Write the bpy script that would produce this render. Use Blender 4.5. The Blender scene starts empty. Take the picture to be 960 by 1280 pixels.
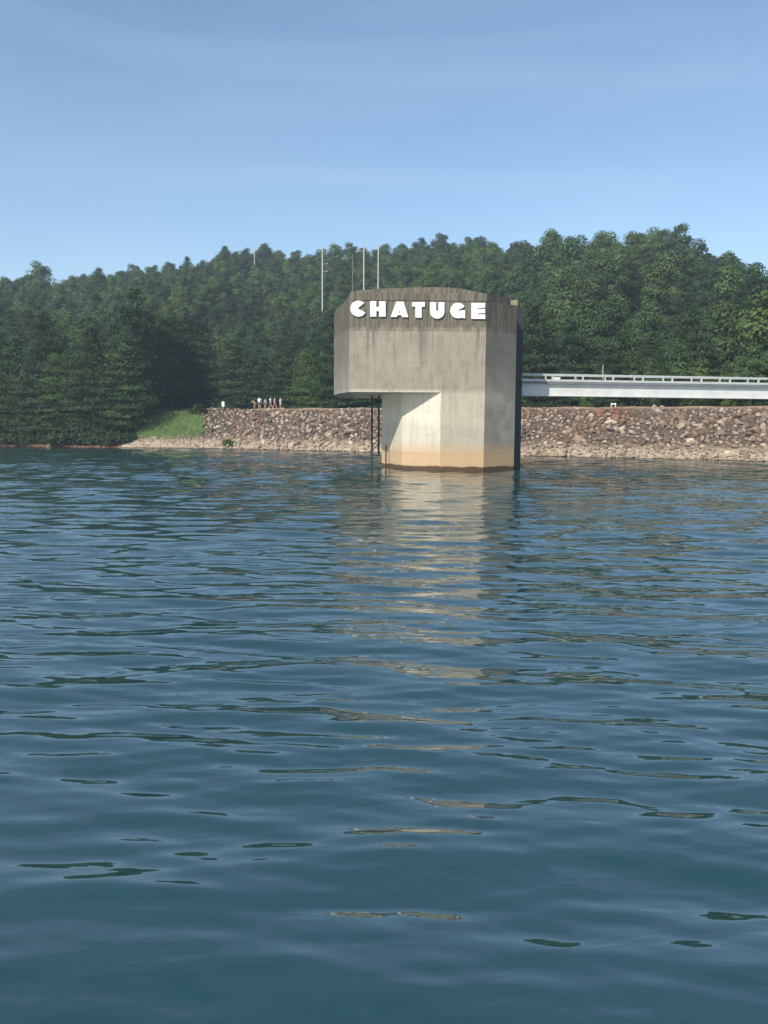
import bpy, bmesh, math, random
import numpy as np
from mathutils import Vector, Matrix

rng = np.random.default_rng(11)
random.seed(11)
SC = bpy.context.scene
COL = SC.collection
R = math.radians

# ------------------------------------------------------------------ camera model (used to turn measured angles into metres)
F, W0, H0, CAMZ, HORIZ = 1100.0, 960, 1280, 3.0, 533.0
TH = math.atan((640 - HORIZ) / F)
CT, ST = math.cos(TH), math.sin(TH)
ROLL = math.radians(0.4)
CR, SR = math.cos(ROLL), math.sin(ROLL)

def at(x, y, Y):
    """the point at distance Y seen under the picture angle (x, y)"""
    dx, dy = x - 480, y - 640
    x, y = 480 + dx * CR + dy * SR, 640 - dx * SR + dy * CR
    a = (640 - y) / F
    h = Y * (a * CT - ST) / (CT + a * ST)
    dep = Y * CT - h * ST
    return ((x - 480) / F * dep, Y, CAMZ + h)

def proj(X, Y, Z):
    h = Z - CAMZ
    dep = Y * CT - h * ST
    dx, dy = F * X / dep, -F * (Y * ST + h * CT) / dep
    return 480 + dx * CR - dy * SR, 640 + dx * SR + dy * CR

# ------------------------------------------------------------------ object helpers
def tag(o, label=None, cat=None, group=None, kind=None):
    if label: o['label'] = label
    if cat: o['category'] = cat
    if group: o['group'] = group
    if kind: o['kind'] = kind
    return o

def empty(name, loc=(0, 0, 0), rz=0.0):
    o = bpy.data.objects.new(name, None)
    COL.objects.link(o)
    o.location = loc
    o.rotation_euler = (0, 0, rz)
    o.empty_display_size = 0.3
    return o

def link_mesh(name, me, mat=None, parent=None, loc=None):
    o = bpy.data.objects.new(name, me)
    COL.objects.link(o)
    if mat is not None and len(me.materials) == 0:
        me.materials.append(mat)
    if parent: o.parent = parent
    if loc is not None: o.location = loc
    return o

def np_mesh(name, V, Fq, smooth=False):
    """V (n,3) float, Fq (m,k) int: k = 3 or 4"""
    V = np.asarray(V, dtype=np.float32); Fq = np.asarray(Fq, dtype=np.int32)
    me = bpy.data.meshes.new(name)
    k = Fq.shape[1]
    me.vertices.add(len(V)); me.vertices.foreach_set('co', V.ravel())
    me.loops.add(Fq.size); me.loops.foreach_set('vertex_index', Fq.ravel())
    me.polygons.add(len(Fq))
    me.polygons.foreach_set('loop_start', np.arange(0, Fq.size, k, dtype=np.int32))
    me.polygons.foreach_set('use_smooth', np.full(len(Fq), smooth, dtype=bool))
    me.update(calc_edges=True)
    return me

def bm_obj(name, bm, mat, parent=None, smooth=False, loc=None):
    bmesh.ops.recalc_face_normals(bm, faces=bm.faces)
    me = bpy.data.meshes.new(name)
    bm.to_mesh(me); bm.free()
    if smooth:
        for p in me.polygons: p.use_smooth = True
    return link_mesh(name, me, mat, parent, loc)

def add_prism(bm, plan, z0, z1, cap_top=True, cap_bot=True, z1s=None):
    n = len(plan)
    b = [bm.verts.new((p[0], p[1], z0)) for p in plan]
    t = [bm.verts.new((p[0], p[1], (z1s[i] if z1s else z1))) for i, p in enumerate(plan)]
    for i in range(n):
        j = (i + 1) % n
        bm.faces.new((b[i], b[j], t[j], t[i]))
    if cap_top: bm.faces.new(t)
    if cap_bot: bm.faces.new(b[::-1])

def add_box(bm, c, s, M=None):
    r = bmesh.ops.create_cube(bm, size=1.0)
    for v in r['verts']:
        v.co = Vector((v.co.x * s[0] + c[0], v.co.y * s[1] + c[1], v.co.z * s[2] + c[2]))
        if M is not None: v.co = M @ v.co
    return r['verts']

def add_tube(bm, p0, p1, r0, r1=None, n=8):
    p0, p1 = Vector(p0), Vector(p1)
    r1 = r0 if r1 is None else r1
    d = (p1 - p0)
    M = Matrix.Translation((p0 + p1) / 2) @ d.to_track_quat('Z', 'Y').to_matrix().to_4x4()
    bmesh.ops.create_cone(bm, cap_ends=True, segments=n, radius1=r0, radius2=r1, depth=d.length, matrix=M)

def bevel(bm, w=0.02, seg=1):
    bmesh.ops.bevel(bm, geom=[e for e in bm.edges], offset=w, segments=seg, affect='EDGES', profile=0.6)

# ------------------------------------------------------------------ material helper
class N:
    def __init__(self, name):
        self.m = bpy.data.materials.new(name); self.m.use_nodes = True
        self.t = self.m.node_tree; self.t.nodes.clear()
        self.out = self.t.nodes.new('ShaderNodeOutputMaterial')
    def n(self, typ, **kw):
        nd = self.t.nodes.new(typ)
        for k, v in kw.items():
            if k == 'inp':
                for kk, vv in v.items():
                    if hasattr(vv, 'links') or isinstance(vv, bpy.types.NodeSocket):
                        self.t.links.new(vv, nd.inputs[kk])
                    else:
                        nd.inputs[kk].default_value = vv
            else:
                setattr(nd, k, v)
        return nd
    def math(self, op, a, b=0.0, c=None, clamp=False):
        nd = self.n('ShaderNodeMath', operation=op, use_clamp=clamp, inp={0: a, 1: b})
        if c is not None:
            if isinstance(c, bpy.types.NodeSocket): self.t.links.new(c, nd.inputs[2])
            else: nd.inputs[2].default_value = c
        return nd.outputs[0]
    def rng(self, v, a, b, c=0.0, d=1.0, interp='SMOOTHSTEP'):
        return self.n('ShaderNodeMapRange', interpolation_type=interp,
                      inp={'Value': v, 'From Min': a, 'From Max': b, 'To Min': c, 'To Max': d}).outputs[0]
    def mix(self, f, a, b, blend='MIX'):
        nd = self.n('ShaderNodeMix', data_type='RGBA', blend_type=blend)
        for key, v in ((0, f), (6, a), (7, b)):
            if isinstance(v, bpy.types.NodeSocket): self.t.links.new(v, nd.inputs[key])
            else: nd.inputs[key].default_value = (v if key == 0 else (*v, 1.0) if len(v) == 3 else v)
        return nd.outputs[2]
    def noise(self, vec, scale, detail=4.0, rough=0.55, dist=0.0):
        return self.n('ShaderNodeTexNoise', inp={'Vector': vec, 'Scale': scale, 'Detail': detail,
                      'Roughness': rough, 'Distortion': dist}).outputs['Fac']
    def mapping(self, vec, scale=(1, 1, 1), rot=(0, 0, 0), loc=(0, 0, 0)):
        return self.n('ShaderNodeMapping', inp={'Vector': vec, 'Scale': scale, 'Rotation': rot, 'Location': loc}).outputs[0]
    def pos(self):
        return self.n('ShaderNodeNewGeometry').outputs['Position']
    def xyz(self, v):
        return self.n('ShaderNodeSeparateXYZ', inp={0: v}).outputs
    def bump(self, h, dist=0.02, strength=1.0):
        return self.n('ShaderNodeBump', inp={'Height': h, 'Distance': dist, 'Strength': strength}).outputs[0]
    def pbsdf(self, col, rough=0.8, normal=None, **kw):
        b = self.n('ShaderNodeBsdfPrincipled', inp={'Base Color': col if isinstance(col, bpy.types.NodeSocket) else (*col, 1), 'Roughness': rough})
        if normal is not None: self.t.links.new(normal, b.inputs['Normal'])
        for k, v in kw.items(): b.inputs[k.replace('_', ' ')].default_value = v
        return b.outputs[0]
    def done(self, sh):
        self.t.links.new(sh, self.out.inputs['Surface']); return self.m

def simple(name, col, rough=0.7, var=0.12, scale=6.0, **kw):
    k = N(name); p = k.pos()
    f = k.noise(p, scale, 5)
    c = k.mix(k.rng(f, 0.3, 0.7), tuple(x * (1 - var) for x in col), tuple(min(1, x * (1 + var)) for x in col))
    return k.done(k.pbsdf(c, rough, **kw))

# ------------------------------------------------------------------ shoreline and terrain
P0 = np.array([-23.8, 114.0]); P1 = np.array([35.5, 81.3])
U = (P1 - P0) / np.linalg.norm(P1 - P0)
NRM = np.array([-U[1], U[0]])
PE = P0 + U * 190
SHORE = np.array([[-420, 175], [-160, 138], [-90, 125], [-52, 120], [-41, 118.5], [-33.5, 114.6], [-29, 114.4], P0, P1, PE], dtype=float)

def shore_d(X, Y):
    P = np.stack([np.asarray(X, float), np.asarray(Y, float)], -1)
    best = np.full(P.shape[:-1], 1e9); sign = np.ones(P.shape[:-1])
    for i in range(len(SHORE) - 1):
        a, b = SHORE[i], SHORE[i + 1]
        ab = b - a; L2 = ab @ ab
        t = np.clip(((P - a) @ ab) / L2, 0, 1)
        q = a + t[..., None] * ab
        dd = np.linalg.norm(P - q, axis=-1)
        s = ab[0] * (P[..., 1] - a[1]) - ab[1] * (P[..., 0] - a[0])
        m = dd < best - 1e-9
        best = np.where(m, dd, best); sign = np.where(m, np.where(s >= 0, 1, -1), sign)
    return best * sign

RX = [-400, -100, 0, 100, 150, 200, 270, 330, 370, 400, 450, 500, 560, 590, 630, 650, 670, 700, 750, 800, 850, 900, 960, 1060, 1500]
RYT = [370, 364, 360, 355, 345, 336, 326, 310, 316, 313, 311, 306, 300, 299, 312, 305, 292, 288, 292, 290, 301, 320, 341, 368, 410]
RD = [300, 300, 300, 300, 302, 305, 310, 310, 308, 305, 300, 295, 285, 275, 262, 240, 228, 222, 220, 220, 218, 214, 210, 205, 190]
CREST = 5.35

def terrain(X, Y):
    X = np.asarray(X, float); Y = np.asarray(Y, float)
    d = shore_d(X, Y)
    D = np.maximum(np.hypot(X, Y), 1.0)
    px = 480 + F * X / np.maximum(Y, 20.0)
    # near-shore profiles
    dam = np.where(d < 10.9, 0.5 * d, np.where(d < 17, CREST, np.maximum(CREST - (d - 17) * 0.16, 3.0)))
    nat = np.where(d < 1.6, 0.55 * d, 0.88 + (d - 1.6) * 0.34)
    w = np.clip((X + 41) / 7.0, 0, 1)
    base = nat * (1 - w) + dam * w
    base = np.maximum(np.where(d < 0, 0.5 * d, base), -5.0)
    # hill behind
    zr = (HORIZ - np.interp(px, RX, RYT) + 0.007 * (px - 480)) / F * np.interp(px, RX, RD) + CAMZ - np.interp(px, [600, 660], [12.2, 16.2])
    Dr = np.interp(px, RX, RD)
    Dd = np.maximum(D - d, 30) + np.where(X > -41, 36.0, 4.0)
    u = (D - Dd) / np.maximum(Dr - Dd, 20)
    hill = np.where(u < 1, zr * np.clip(u, 0, 1) ** 1.0, zr - (u - 1) * 22)
    z = np.where(d > 4, np.maximum(np.minimum(base, 6.0), hill), base)
    z = z + np.where(d > 22, 0.8 * np.sin(X * 0.11) * np.cos(Y * 0.09), 0)
    return z

# ------------------------------------------------------------------ materials
XL_, XR_ = at(437, 430, 60)[0], at(607, 430, 60)[0]
XJ_ = at(551, 500, 60)[0]
def mat_concrete():
    k = N('weathered_concrete'); p = k.pos(); s = k.xyz(p); X, Y, Z = s[0], s[1], s[2]
    fine = k.noise(p, 9.0, 6, 0.65)
    blot = k.noise(p, 0.9, 5, 0.6)
    streak = k.noise(k.mapping(p, (2.3, 2.3, 0.12)), 1.0, 4, 0.6)
    streak2 = k.noise(k.mapping(p, (5.5, 5.5, 0.3)), 1.0, 3, 0.6)
    base = k.mix(k.rng(blot, 0.3, 0.72), (0.255, 0.23, 0.178), (0.36, 0.328, 0.26))
    base = k.mix(k.rng(fine, 0.3, 0.75, 0, 0.5), base, (0.26, 0.22, 0.16))
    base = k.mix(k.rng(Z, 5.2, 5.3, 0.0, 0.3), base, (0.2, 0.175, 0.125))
    # paler concrete below the overhang, palest on the left facet
    pier_mask = k.rng(Z, 5.6, 5.2)
    base = k.mix(k.math('MULTIPLY', pier_mask, 0.5), base, (0.47, 0.42, 0.32))
    base = k.mix(k.math('MULTIPLY', k.math('MULTIPLY', pier_mask, k.rng(X, XJ_ + 0.03, XJ_ - 0.03)), k.rng(blot, 0.25, 0.75, 1.0, 0.75)), base, (0.6, 0.545, 0.44))
    # pour bands: alternate lifts of slightly different grey
    lift = k.math('FRACT', k.math('MULTIPLY', Z, 0.62))
    band = k.noise(k.mapping(p, (0.05, 0.05, 0.62)), 1.0, 0)
    base = k.mix(k.rng(band, 0.35, 0.65, 0.0, 0.3), base, (0.25, 0.235, 0.2))
    # greyer right hand chamfer and left flank, darker towards the top
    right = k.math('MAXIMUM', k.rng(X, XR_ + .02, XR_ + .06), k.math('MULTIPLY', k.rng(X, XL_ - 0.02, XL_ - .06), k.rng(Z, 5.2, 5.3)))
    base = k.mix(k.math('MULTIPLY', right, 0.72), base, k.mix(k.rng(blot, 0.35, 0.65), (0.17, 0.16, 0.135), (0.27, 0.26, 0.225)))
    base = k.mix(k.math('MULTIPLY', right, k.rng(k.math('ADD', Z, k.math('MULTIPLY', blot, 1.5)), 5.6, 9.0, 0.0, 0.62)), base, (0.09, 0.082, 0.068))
    # dark weathering from the top, dripping in streaks
    top = k.rng(k.math('ADD', Z, k.math('MULTIPLY', k.math('SUBTRACT', streak, 0.5), 1.2)), 9.25, 9.75)
    base = k.mix(k.math('MULTIPLY', top, k.rng(streak2, 0.36, 0.66, 0.98, 0.5)), base, (0.078, 0.066, 0.049))
    drip = k.math('MULTIPLY', k.rng(k.math('ADD', k.math('MULTIPLY', streak, 0.6), k.math('MULTIPLY', streak2, 0.4)), 0.5, 0.62), k.rng(Z, 5.4, 9.5))
    base = k.mix(k.math('MULTIPLY', drip, 0.84), base, (0.12, 0.105, 0.085))
    # one long dark seep under the letters
    sx = k.math('ABSOLUTE', k.math('SUBTRACT', X, k.math('ADD', 2.55, k.math('MULTIPLY', k.math('SUBTRACT', blot, .5), .7))))
    seep = k.math('MULTIPLY', k.math('MULTIPLY', k.rng(sx, 0.5, 0.12), k.rng(Z, 6.4, 9.2)), k.rng(fine, 0.35, 0.62))
    base = k.mix(k.math('MULTIPLY', seep, 0.75), base, (0.1, 0.088, 0.07))
    base = k.mix(k.rng(streak2, 0.45, 0.75, 0.0, 0.38), base, (0.16, 0.145, 0.115))
    mott = k.noise(k.mapping(p, (1.6, 1.6, 0.9)), 1.4, 7, 0.72)
    base = k.mix(k.math('MULTIPLY', k.rng(mott, 0.48, 0.68, 0.0, 0.5), k.rng(Z, 4.9, 5.6, 0.3, 1.0)), base, (0.15, 0.135, 0.105))
    # shutter seams
    seam = k.math('MAXIMUM', k.rng(k.math('ABSOLUTE', k.math('SUBTRACT', Z, 9.42)), 0.045, 0.015),
                  k.rng(k.math('ABSOLUTE', k.math('SUBTRACT', Z, 1.12)), 0.04, 0.015))
    seam = k.math('MAXIMUM', seam, k.math('MULTIPLY', 0.22, k.rng(k.math('ABSOLUTE', k.math('SUBTRACT', lift, 0.5)), 0.022, 0.008)))
    base = k.mix(k.math('MULTIPLY', seam, 0.5), base, (0.1, 0.09, 0.07))
    # tide band: rust brown, then dark wet line at the water
    zz = k.math('ADD', Z, k.math('MULTIPLY', k.math('SUBTRACT', blot, 0.5), 0.5))
    base = k.mix(k.math('MULTIPLY', k.rng(zz, 2.2, 1.0), 0.88), base, k.mix(k.rng(fine, 0.3, 0.7), (0.37, 0.24, 0.125), (0.44, 0.31, 0.18)))
    base = k.mix(k.rng(k.math('ADD', Z, k.math('MULTIPLY', k.math('SUBTRACT', blot, 0.5), 0.35)), 0.36, 0.24), base, (0.075, 0.045, 0.026))
    h = k.math('ADD', k.math('MULTIPLY', fine, 0.5), k.math('MULTIPLY', seam, -0.8))
    return k.done(k.pbsdf(base, 0.9, k.bump(h, 0.02, 0.5), Specular_IOR_Level=0.25))

def mat_leaf(name, a, b, c):
    k = N(name); oi = k.n('ShaderNodeObjectInfo')
    p = k.n('ShaderNodeTexCoord').outputs['Object']
    at_ = k.n('ShaderNodeAttribute', attribute_type='GEOMETRY', attribute_name='tint').outputs['Fac']
    col = k.mix(k.rng(at_, 0.0, 1.0, interp='LINEAR'), a, b)
    col = k.mix(k.rng(k.noise(p, 0.35, 3), 0.4, 0.7, 0, 0.55), col, c)
    col = k.mix(1.0, col, oi.outputs['Color'], 'MULTIPLY')
    hs = k.n('ShaderNodeHueSaturation', inp={'Hue': k.rng(oi.outputs['Random'], 0, 1, 0.485, 0.512, 'LINEAR'), 'Saturation': 1.0,
             'Value': k.rng(oi.outputs['Random'], 0, 1, 0.82, 1.18, 'LINEAR'), 'Color': col}).outputs[0]
    d = k.pbsdf(hs, 0.62, Specular_IOR_Level=0.3)
    t = k.n('ShaderNodeBsdfTranslucent', inp={'Color': hs}).outputs[0]
    mx = k.n('ShaderNodeMixShader', inp={0: 0.28, 1: d, 2: t}).outputs[0]
    return k.done(mx)

def mat_rock(use_attr):
    k = N('riprap_rock' if use_attr else 'boulder_rock'); p = k.pos(); s = k.xyz(p)
    if use_attr:
        r = k.n('ShaderNodeAttribute', attribute_type='GEOMETRY', attribute_name='tint').outputs['Fac']
    else:
        r = k.n('ShaderNodeObjectInfo').outputs['Random']
    f = k.noise(p, 3.0, 5, 0.6)
    patch = k.noise(p, 0.13, 3)
    col = k.mix(k.rng(r, 0.0, 0.75, interp='LINEAR'), (0.125, 0.088, 0.067), (0.285, 0.212, 0.158))
    col = k.mix(k.rng(r, 0.66, 1.0, 0, 0.95, 'LINEAR'), col, (0.44, 0.375, 0.29))
    col = k.mix(k.math('MULTIPLY', k.rng(patch, 0.48, 0.66), k.rng(s[2], 1.5, 4.5, 0.0, 0.75)), col, (0.25, 0.105, 0.055))
    col = k.mix(k.rng(k.math('ADD', s[2], k.math('MULTIPLY', r, 1.2)), 2.3, 0.8, 0, 0.55), col, (0.37, 0.305, 0.22))
    col = k.mix(k.rng(f, 0.35, 0.7, 0, 0.4), col, (0.12, 0.1, 0.08))
    col = k.mix(k.rng(s[2], 0.16, 0.05), col, (0.07, 0.05, 0.038))
    if not use_attr:
        col = k.mix(1.0, col, k.n('ShaderNodeObjectInfo').outputs['Color'], 'MULTIPLY')
    return k.done(k.pbsdf(col, 0.9, k.bump(f, 0.05, 0.6), Specular_IOR_Level=0.2))

def mat_ground():
    k = N('forest_floor'); p = k.pos(); s = k.xyz(p)
    f = k.noise(p, 0.6, 6, 0.65); g = k.noise(p, 0.08, 3)
    soil = k.mix(k.rng(f, 0.35, 0.65), (0.05, 0.038, 0.022), (0.05, 0.07, 0.025))
    clay = k.mix(k.rng(f, 0.3, 0.7), (0.1, 0.045, 0.028), (0.2, 0.1, 0.06))
    m = k.math('MULTIPLY', k.rng(k.math('ADD', s[2], k.math('MULTIPLY', g, 1.5)), 2.6, 1.4), 1.0)
    c = k.mix(m, soil, clay)
    return k.done(k.pbsdf(c, 0.95, k.bump(f, 0.3, 0.7)))

def mat_dam():
    k = N('dam_earth'); p = k.pos(); s = k.xyz(p)
    f = k.noise(p, 1.6, 6, 0.65); g = k.noise(p, 0.2, 3)
    c = k.mix(k.rng(f, 0.3, 0.7), (0.055, 0.038, 0.028), (0.11, 0.078, 0.056))
    c = k.mix(k.rng(s[2], 5.0, 5.4), c, k.mix(k.rng(g, 0.35, 0.65), (0.3, 0.17, 0.1), (0.34, 0.25, 0.17)))
    c = k.mix(k.rng(s[2], 1.6, 0.6), c, k.mix(k.rng(f, 0.3, 0.7), (0.3, 0.235, 0.165), (0.38, 0.31, 0.23)))
    c = k.mix(k.rng(s[2], 0.12, 0.03), c, (0.09, 0.065, 0.045))
    return k.done(k.pbsdf(c, 0.95, k.bump(f, 0.15, 0.8)))

def mat_water():
    k = N('lake_water'); p = k.pos()
    far = k.n('ShaderNodeAttribute', attribute_type='GEOMETRY', attribute_name='far').outputs['Fac']
    p1 = k.mapping(p, (0.5, 0.65, 1), (0, 0, R(9)))
    p2 = k.mapping(p, (1.5, 3.2, 1), (0, 0, R(-7)))
    p3 = k.mapping(p, (4.0, 8.5, 1), (0, 0, R(4)))
    gust = k.rng(k.noise(k.mapping(p, (0.05, 0.09, 1)), 1.0, 2), 0.35, 0.65, 0.45, 1.0)
    h1 = k.math('MULTIPLY', k.math('MULTIPLY', k.noise(p1, 1.0, 2, 0.5), 0.17), far)
    h2 = k.math('MULTIPLY', k.noise(p2, 1.0, 2, 0.5, 0.4), k.math('MULTIPLY', k.rng(far, 0.0, 1.0, 0.018, 0.05, 'LINEAR'), gust))
    h3 = k.math('MULTIPLY', k.noise(p3, 1.0, 2, 0.5, 0.3), k.math('MULTIPLY', k.rng(far, 0.0, 1.0, 0.0016, 0.006, 'LINEAR'), gust))
    nrm = k.bump(k.math('ADD', k.math('ADD', h1, h2), h3), 1.0, 1.0)
    body = k.n('ShaderNodeBsdfDiffuse', inp={'Color': (0.01, 0.042, 0.046, 1), 'Normal': nrm}).outputs[0]
    gl = k.n('ShaderNodeBsdfGlossy', inp={'Color': (1, 1, 1, 1), 'Roughness': 0.02, 'Normal': nrm}).outputs[0]
    fr = k.n('ShaderNodeFresnel', inp={'IOR': 2.05, 'Normal': nrm}).outputs[0]
    return k.done(k.n('ShaderNodeMixShader', inp={0: fr, 1: body, 2: gl}).outputs[0])

def mat_bark():
    k = N('tree_bark'); p = k.n('ShaderNodeTexCoord').outputs['Object']
    f = k.noise(k.mapping(p, (3, 3, 0.6)), 2.0, 5)
    return k.done(k.pbsdf(k.mix(k.rng(f, 0.3, 0.7), (0.06, 0.045, 0.032), (0.15, 0.115, 0.085)), 0.9))

M_CONC = mat_concrete()
M_BROAD = mat_leaf('broadleaf_foliage', (0.027, 0.057, 0.017), (0.054, 0.102, 0.028), (0.07, 0.11, 0.034))
M_PINE = mat_leaf('pine_foliage', (0.026, 0.056, 0.024), (0.056, 0.1, 0.04), (0.07, 0.11, 0.04))
M_RIP = mat_rock(True); M_ROCK = mat_rock(False)
M_GROUND = mat_ground(); M_DAM = mat_dam(); M_WATER = mat_water(); M_BARK = mat_bark()
M_WHITE = simple('white_letter_paint', (0.66, 0.68, 0.66), 0.6, 0.1, 2.0)
M_GIRD = simple('pale_grey_girder_paint', (0.52, 0.52, 0.5), 0.5, 0.07, 1.2)
M_RAIL = simple('galvanised_rail', (0.46, 0.47, 0.45), 0.45, 0.08, 4.0, Metallic=0.2)
M_DECK = simple('deck_steel', (0.14, 0.15, 0.16), 0.7, 0.15, 2.0)
M_DARK = simple('dark_iron', (0.018, 0.018, 0.02), 0.6, 0.2, 4.0)
M_BUTTRESS = simple('near_black_buttress', (0.02, 0.024, 0.03), 0.7, 0.2, 2.0)
M_OLIVE = simple('lichened_concrete', (0.22, 0.22, 0.12), 0.9, 0.2, 2.0)
M_POLE = simple('pale_pole_steel', (0.4, 0.4, 0.37), 0.5, 0.08, 3.0)
M_POLE2 = simple('weathered_pole_wood', (0.24, 0.21, 0.17), 0.8, 0.2, 3.0)
M_SIGN = simple('pale_sign_paint', (0.75, 0.76, 0.74), 0.5, 0.04, 3.0)
M_SKIN = simple('skin', (0.52, 0.33, 0.24), 0.55, 0.05, 8.0)
M_HAIR = simple('brown_hair', (0.05, 0.032, 0.02), 0.6, 0.2, 20.0)
M_GRASSB = simple('mown_turf', (0.085, 0.138, 0.04), 0.9, 0.3, 0.8)

# ------------------------------------------------------------------ terrain sheet
gx = np.concatenate([np.arange(-800, -120, 20), np.arange(-120, 130, 2.0), np.arange(130, 801, 20)])
gy = np.concatenate([np.arange(-780, 60, 20), np.arange(60, 200, 2.0), np.arange(200, 340, 4), np.arange(340, 801, 20)])
GX, GY = np.meshgrid(gx, gy)
GZ = terrain(GX, GY) - 0.06
GZ = np.where(GY < 40, np.minimum(GZ, np.where(shore_d(GX, GY) > 0, GZ, -4)), GZ)
GZ = np.clip(GZ, -5, 80)
nx, ny = len(gx), len(gy)
idx = np.arange(nx * ny).reshape(ny, nx)
Fq = np.stack([idx[:-1, :-1], idx[:-1, 1:], idx[1:, 1:], idx[1:, :-1]], -1).reshape(-1, 4)
tag(link_mesh('wooded_hills', np_mesh('wooded_hills', np.stack([GX, GY, GZ], -1).reshape(-1, 3), Fq, True), M_GROUND), kind='structure')

# earth dam embankment: swept along the shore from the left abutment to beyond the frame
ss = np.arange(0, 186, 1.0)
rows = []
dd = np.array([-7, -3, -1, -0.4, 0, 0.6, 1.5, 3, 5, 7, 9, 10.4, 10.9, 11.5, 14, 17, 22, 30])
for s_ in ss:
    b = P0 + U * s_
    row = []
    for d_ in dd:
        q = b + NRM * d_
        z = 0.5 * d_ if d_ < 10.9 else (CREST if d_ <= 17 else CREST - (d_ - 17) * 0.3)
        z += 0.05 * math.sin(s_ * 0.9 + d_)
        row.append((q[0], q[1], z))
    rows.append(row)
V = np.array(rows).reshape(-1, 3); nr, nc = len(ss), len(dd)
idx = np.arange(nr * nc).reshape(nr, nc)
Fq = np.stack([idx[:-1, :-1], idx[1:, :-1], idx[1:, 1:], idx[:-1, 1:]], -1).reshape(-1, 4)
dam = link_mesh('earth_dam', np_mesh('earth_dam', V, Fq, True), M_DAM)
tag(dam, 'long reddish earth dam with a bare dirt crest behind the concrete tower', 'dam')

# abutment gravel apron (pale shore gravel between the wooded point and the riprap)
apx = np.arange(-38, -19, 0.6); apy = np.arange(111, 126, 0.6)
AX, AY = np.meshgrid(apx, apy); AD = shore_d(AX, AY)
AZ = terrain(AX, AY) + 0.05
idx = np.arange(AX.size).reshape(AX.shape)
Fq = np.stack([idx[:-1, :-1], idx[:-1, 1:], idx[1:, 1:], idx[1:, :-1]], -1).reshape(-1, 4)
cd = AD.ravel()[Fq].mean(1)
cx = AX.ravel()[Fq].mean(1)
Fq = Fq[(cd > -2) & (cd < 3.6) & (cx > -34.5)]
tag(link_mesh('gravel_shore', np_mesh('gravel_shore', np.stack([AX, AY, AZ], -1).reshape(-1, 3), Fq, True), M_DAM), kind='structure')

# ------------------------------------------------------------------ ray to terrain (for placing things seen on the ground)
def ground_at(x, y, D0=70, D1=320):
    Ys = np.linspace(D0, D1, 1500)
    pts = np.array([at(x, y, Y) for Y in Ys])
    z = terrain(pts[:, 0], pts[:, 1])
    hit = np.where(pts[:, 2] <= z)[0]
    i = hit[0] if len(hit) else -1
    return pts[i, 0], pts[i, 1], float(z[i])

# ------------------------------------------------------------------ water
def build_water():
    rows_y = np.concatenate([np.arange(2400, 1400, -12), np.arange(1400, 536, -0.72)])
    Dr_ = CAMZ * F / (rows_y - HORIZ)
    Dr_ = np.concatenate([Dr_[Dr_ < 32], np.arange(32.1, 112, 0.25), np.arange(112.3, 150, 0.6), np.arange(151, 200, 2), [205, 215, 235, 270, 330, 420, 560, 680, 790]])
    azf = np.linspace(R(-31), R(31), 620)
    azc = np.linspace(R(31), R(329), 120)[1:-1]
    az = np.concatenate([azf, azc])
    n, m = len(Dr_), len(az)
    DD, AA = np.meshgrid(Dr_, az, indexing='ij')
    X = DD * np.sin(AA); Y = DD * np.cos(AA)
    sp = np.gradient(Dr_)[:, None] * np.ones((1, m))
    daz = np.abs(np.gradient(az)); daz[len(azf) - 1:] = np.maximum(daz[len(azf) - 1:], R(2.0))
    sp = np.maximum(sp, DD * daz[None, :])
    Z = np.zeros_like(X)
    r2 = np.random.default_rng(5)
    K = 130
    lam = np.exp(r2.uniform(math.log(0.22), math.log(2.5), K))
    ang = R(90) + r2.normal(0, R(15), K) - R(7)
    slope = 0.0099 * np.where(lam > 1.2, 1.08, np.where(lam > 0.6, 1.05, 1.08)) * r2.uniform(0.6, 1.3, K)
    for i in range(K):
        kx, ky = 2 * math.pi / lam[i] * math.cos(ang[i]), 2 * math.pi / lam[i] * math.sin(ang[i])
        A = slope[i] * math.sqrt(2) / (2 * math.pi / lam[i])
        fade = np.clip((lam[i] / sp - 2.5) / 3.0, 0, 1)
        Z += A * fade * np.sin(kx * X + ky * Y + r2.uniform(0, 6.28))
    patch = 0.8 + 0.25 * np.sin(X * 0.21 + 1.3 * np.sin(Y * 0.13)) * np.cos(Y * 0.17 + 0.6)
    Z *= patch * (0.92 + 0.22 * np.clip((DD - 5.2) / 3.0, 0, 1) + 0.25 * np.clip((DD - 10) / 30, 0, 1))
    far = np.clip((sp - 0.07) / 0.33, 0, 1)
    V = np.stack([X, Y, Z], -1).reshape(-1, 3)
    idx = np.arange(n * m).reshape(n, m)
    nxt = np.roll(idx, -1, axis=1)
    Fq = np.stack([idx[:-1], idx[1:], nxt[1:], nxt[:-1]], -1).reshape(-1, 4)
    cen = len(V)
    V = np.vstack([V, [[0, 0, 0]]])
    me = np_mesh('lake_water', V, Fq, True)
    # close the middle under the viewpoint
    bm = bmesh.new(); bm.from_mesh(me); bm.verts.ensure_lookup_table()
    for j in range(m):
        f = bm.faces.new((bm.verts[idx[0, j]], bm.verts[nxt[0, j]], bm.verts[cen])); f.smooth = True
    bmesh.ops.recalc_face_normals(bm, faces=bm.faces)
    bm.to_mesh(me); bm.free()
    a = me.attributes.new('far', 'FLOAT', 'POINT')
    a.data.foreach_set('value', np.append(far.ravel(), 0).astype(np.float32))
    o = link_mesh('lake_water', me, M_WATER)
    me.polygons.foreach_set('use_smooth', np.ones(len(me.polygons), dtype=bool))
    # make sure it faces up
    if me.polygons[len(me.polygons) // 2].normal.z < 0:
        me.flip_normals()
    return tag(o, kind='structure')
build_water()

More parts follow.
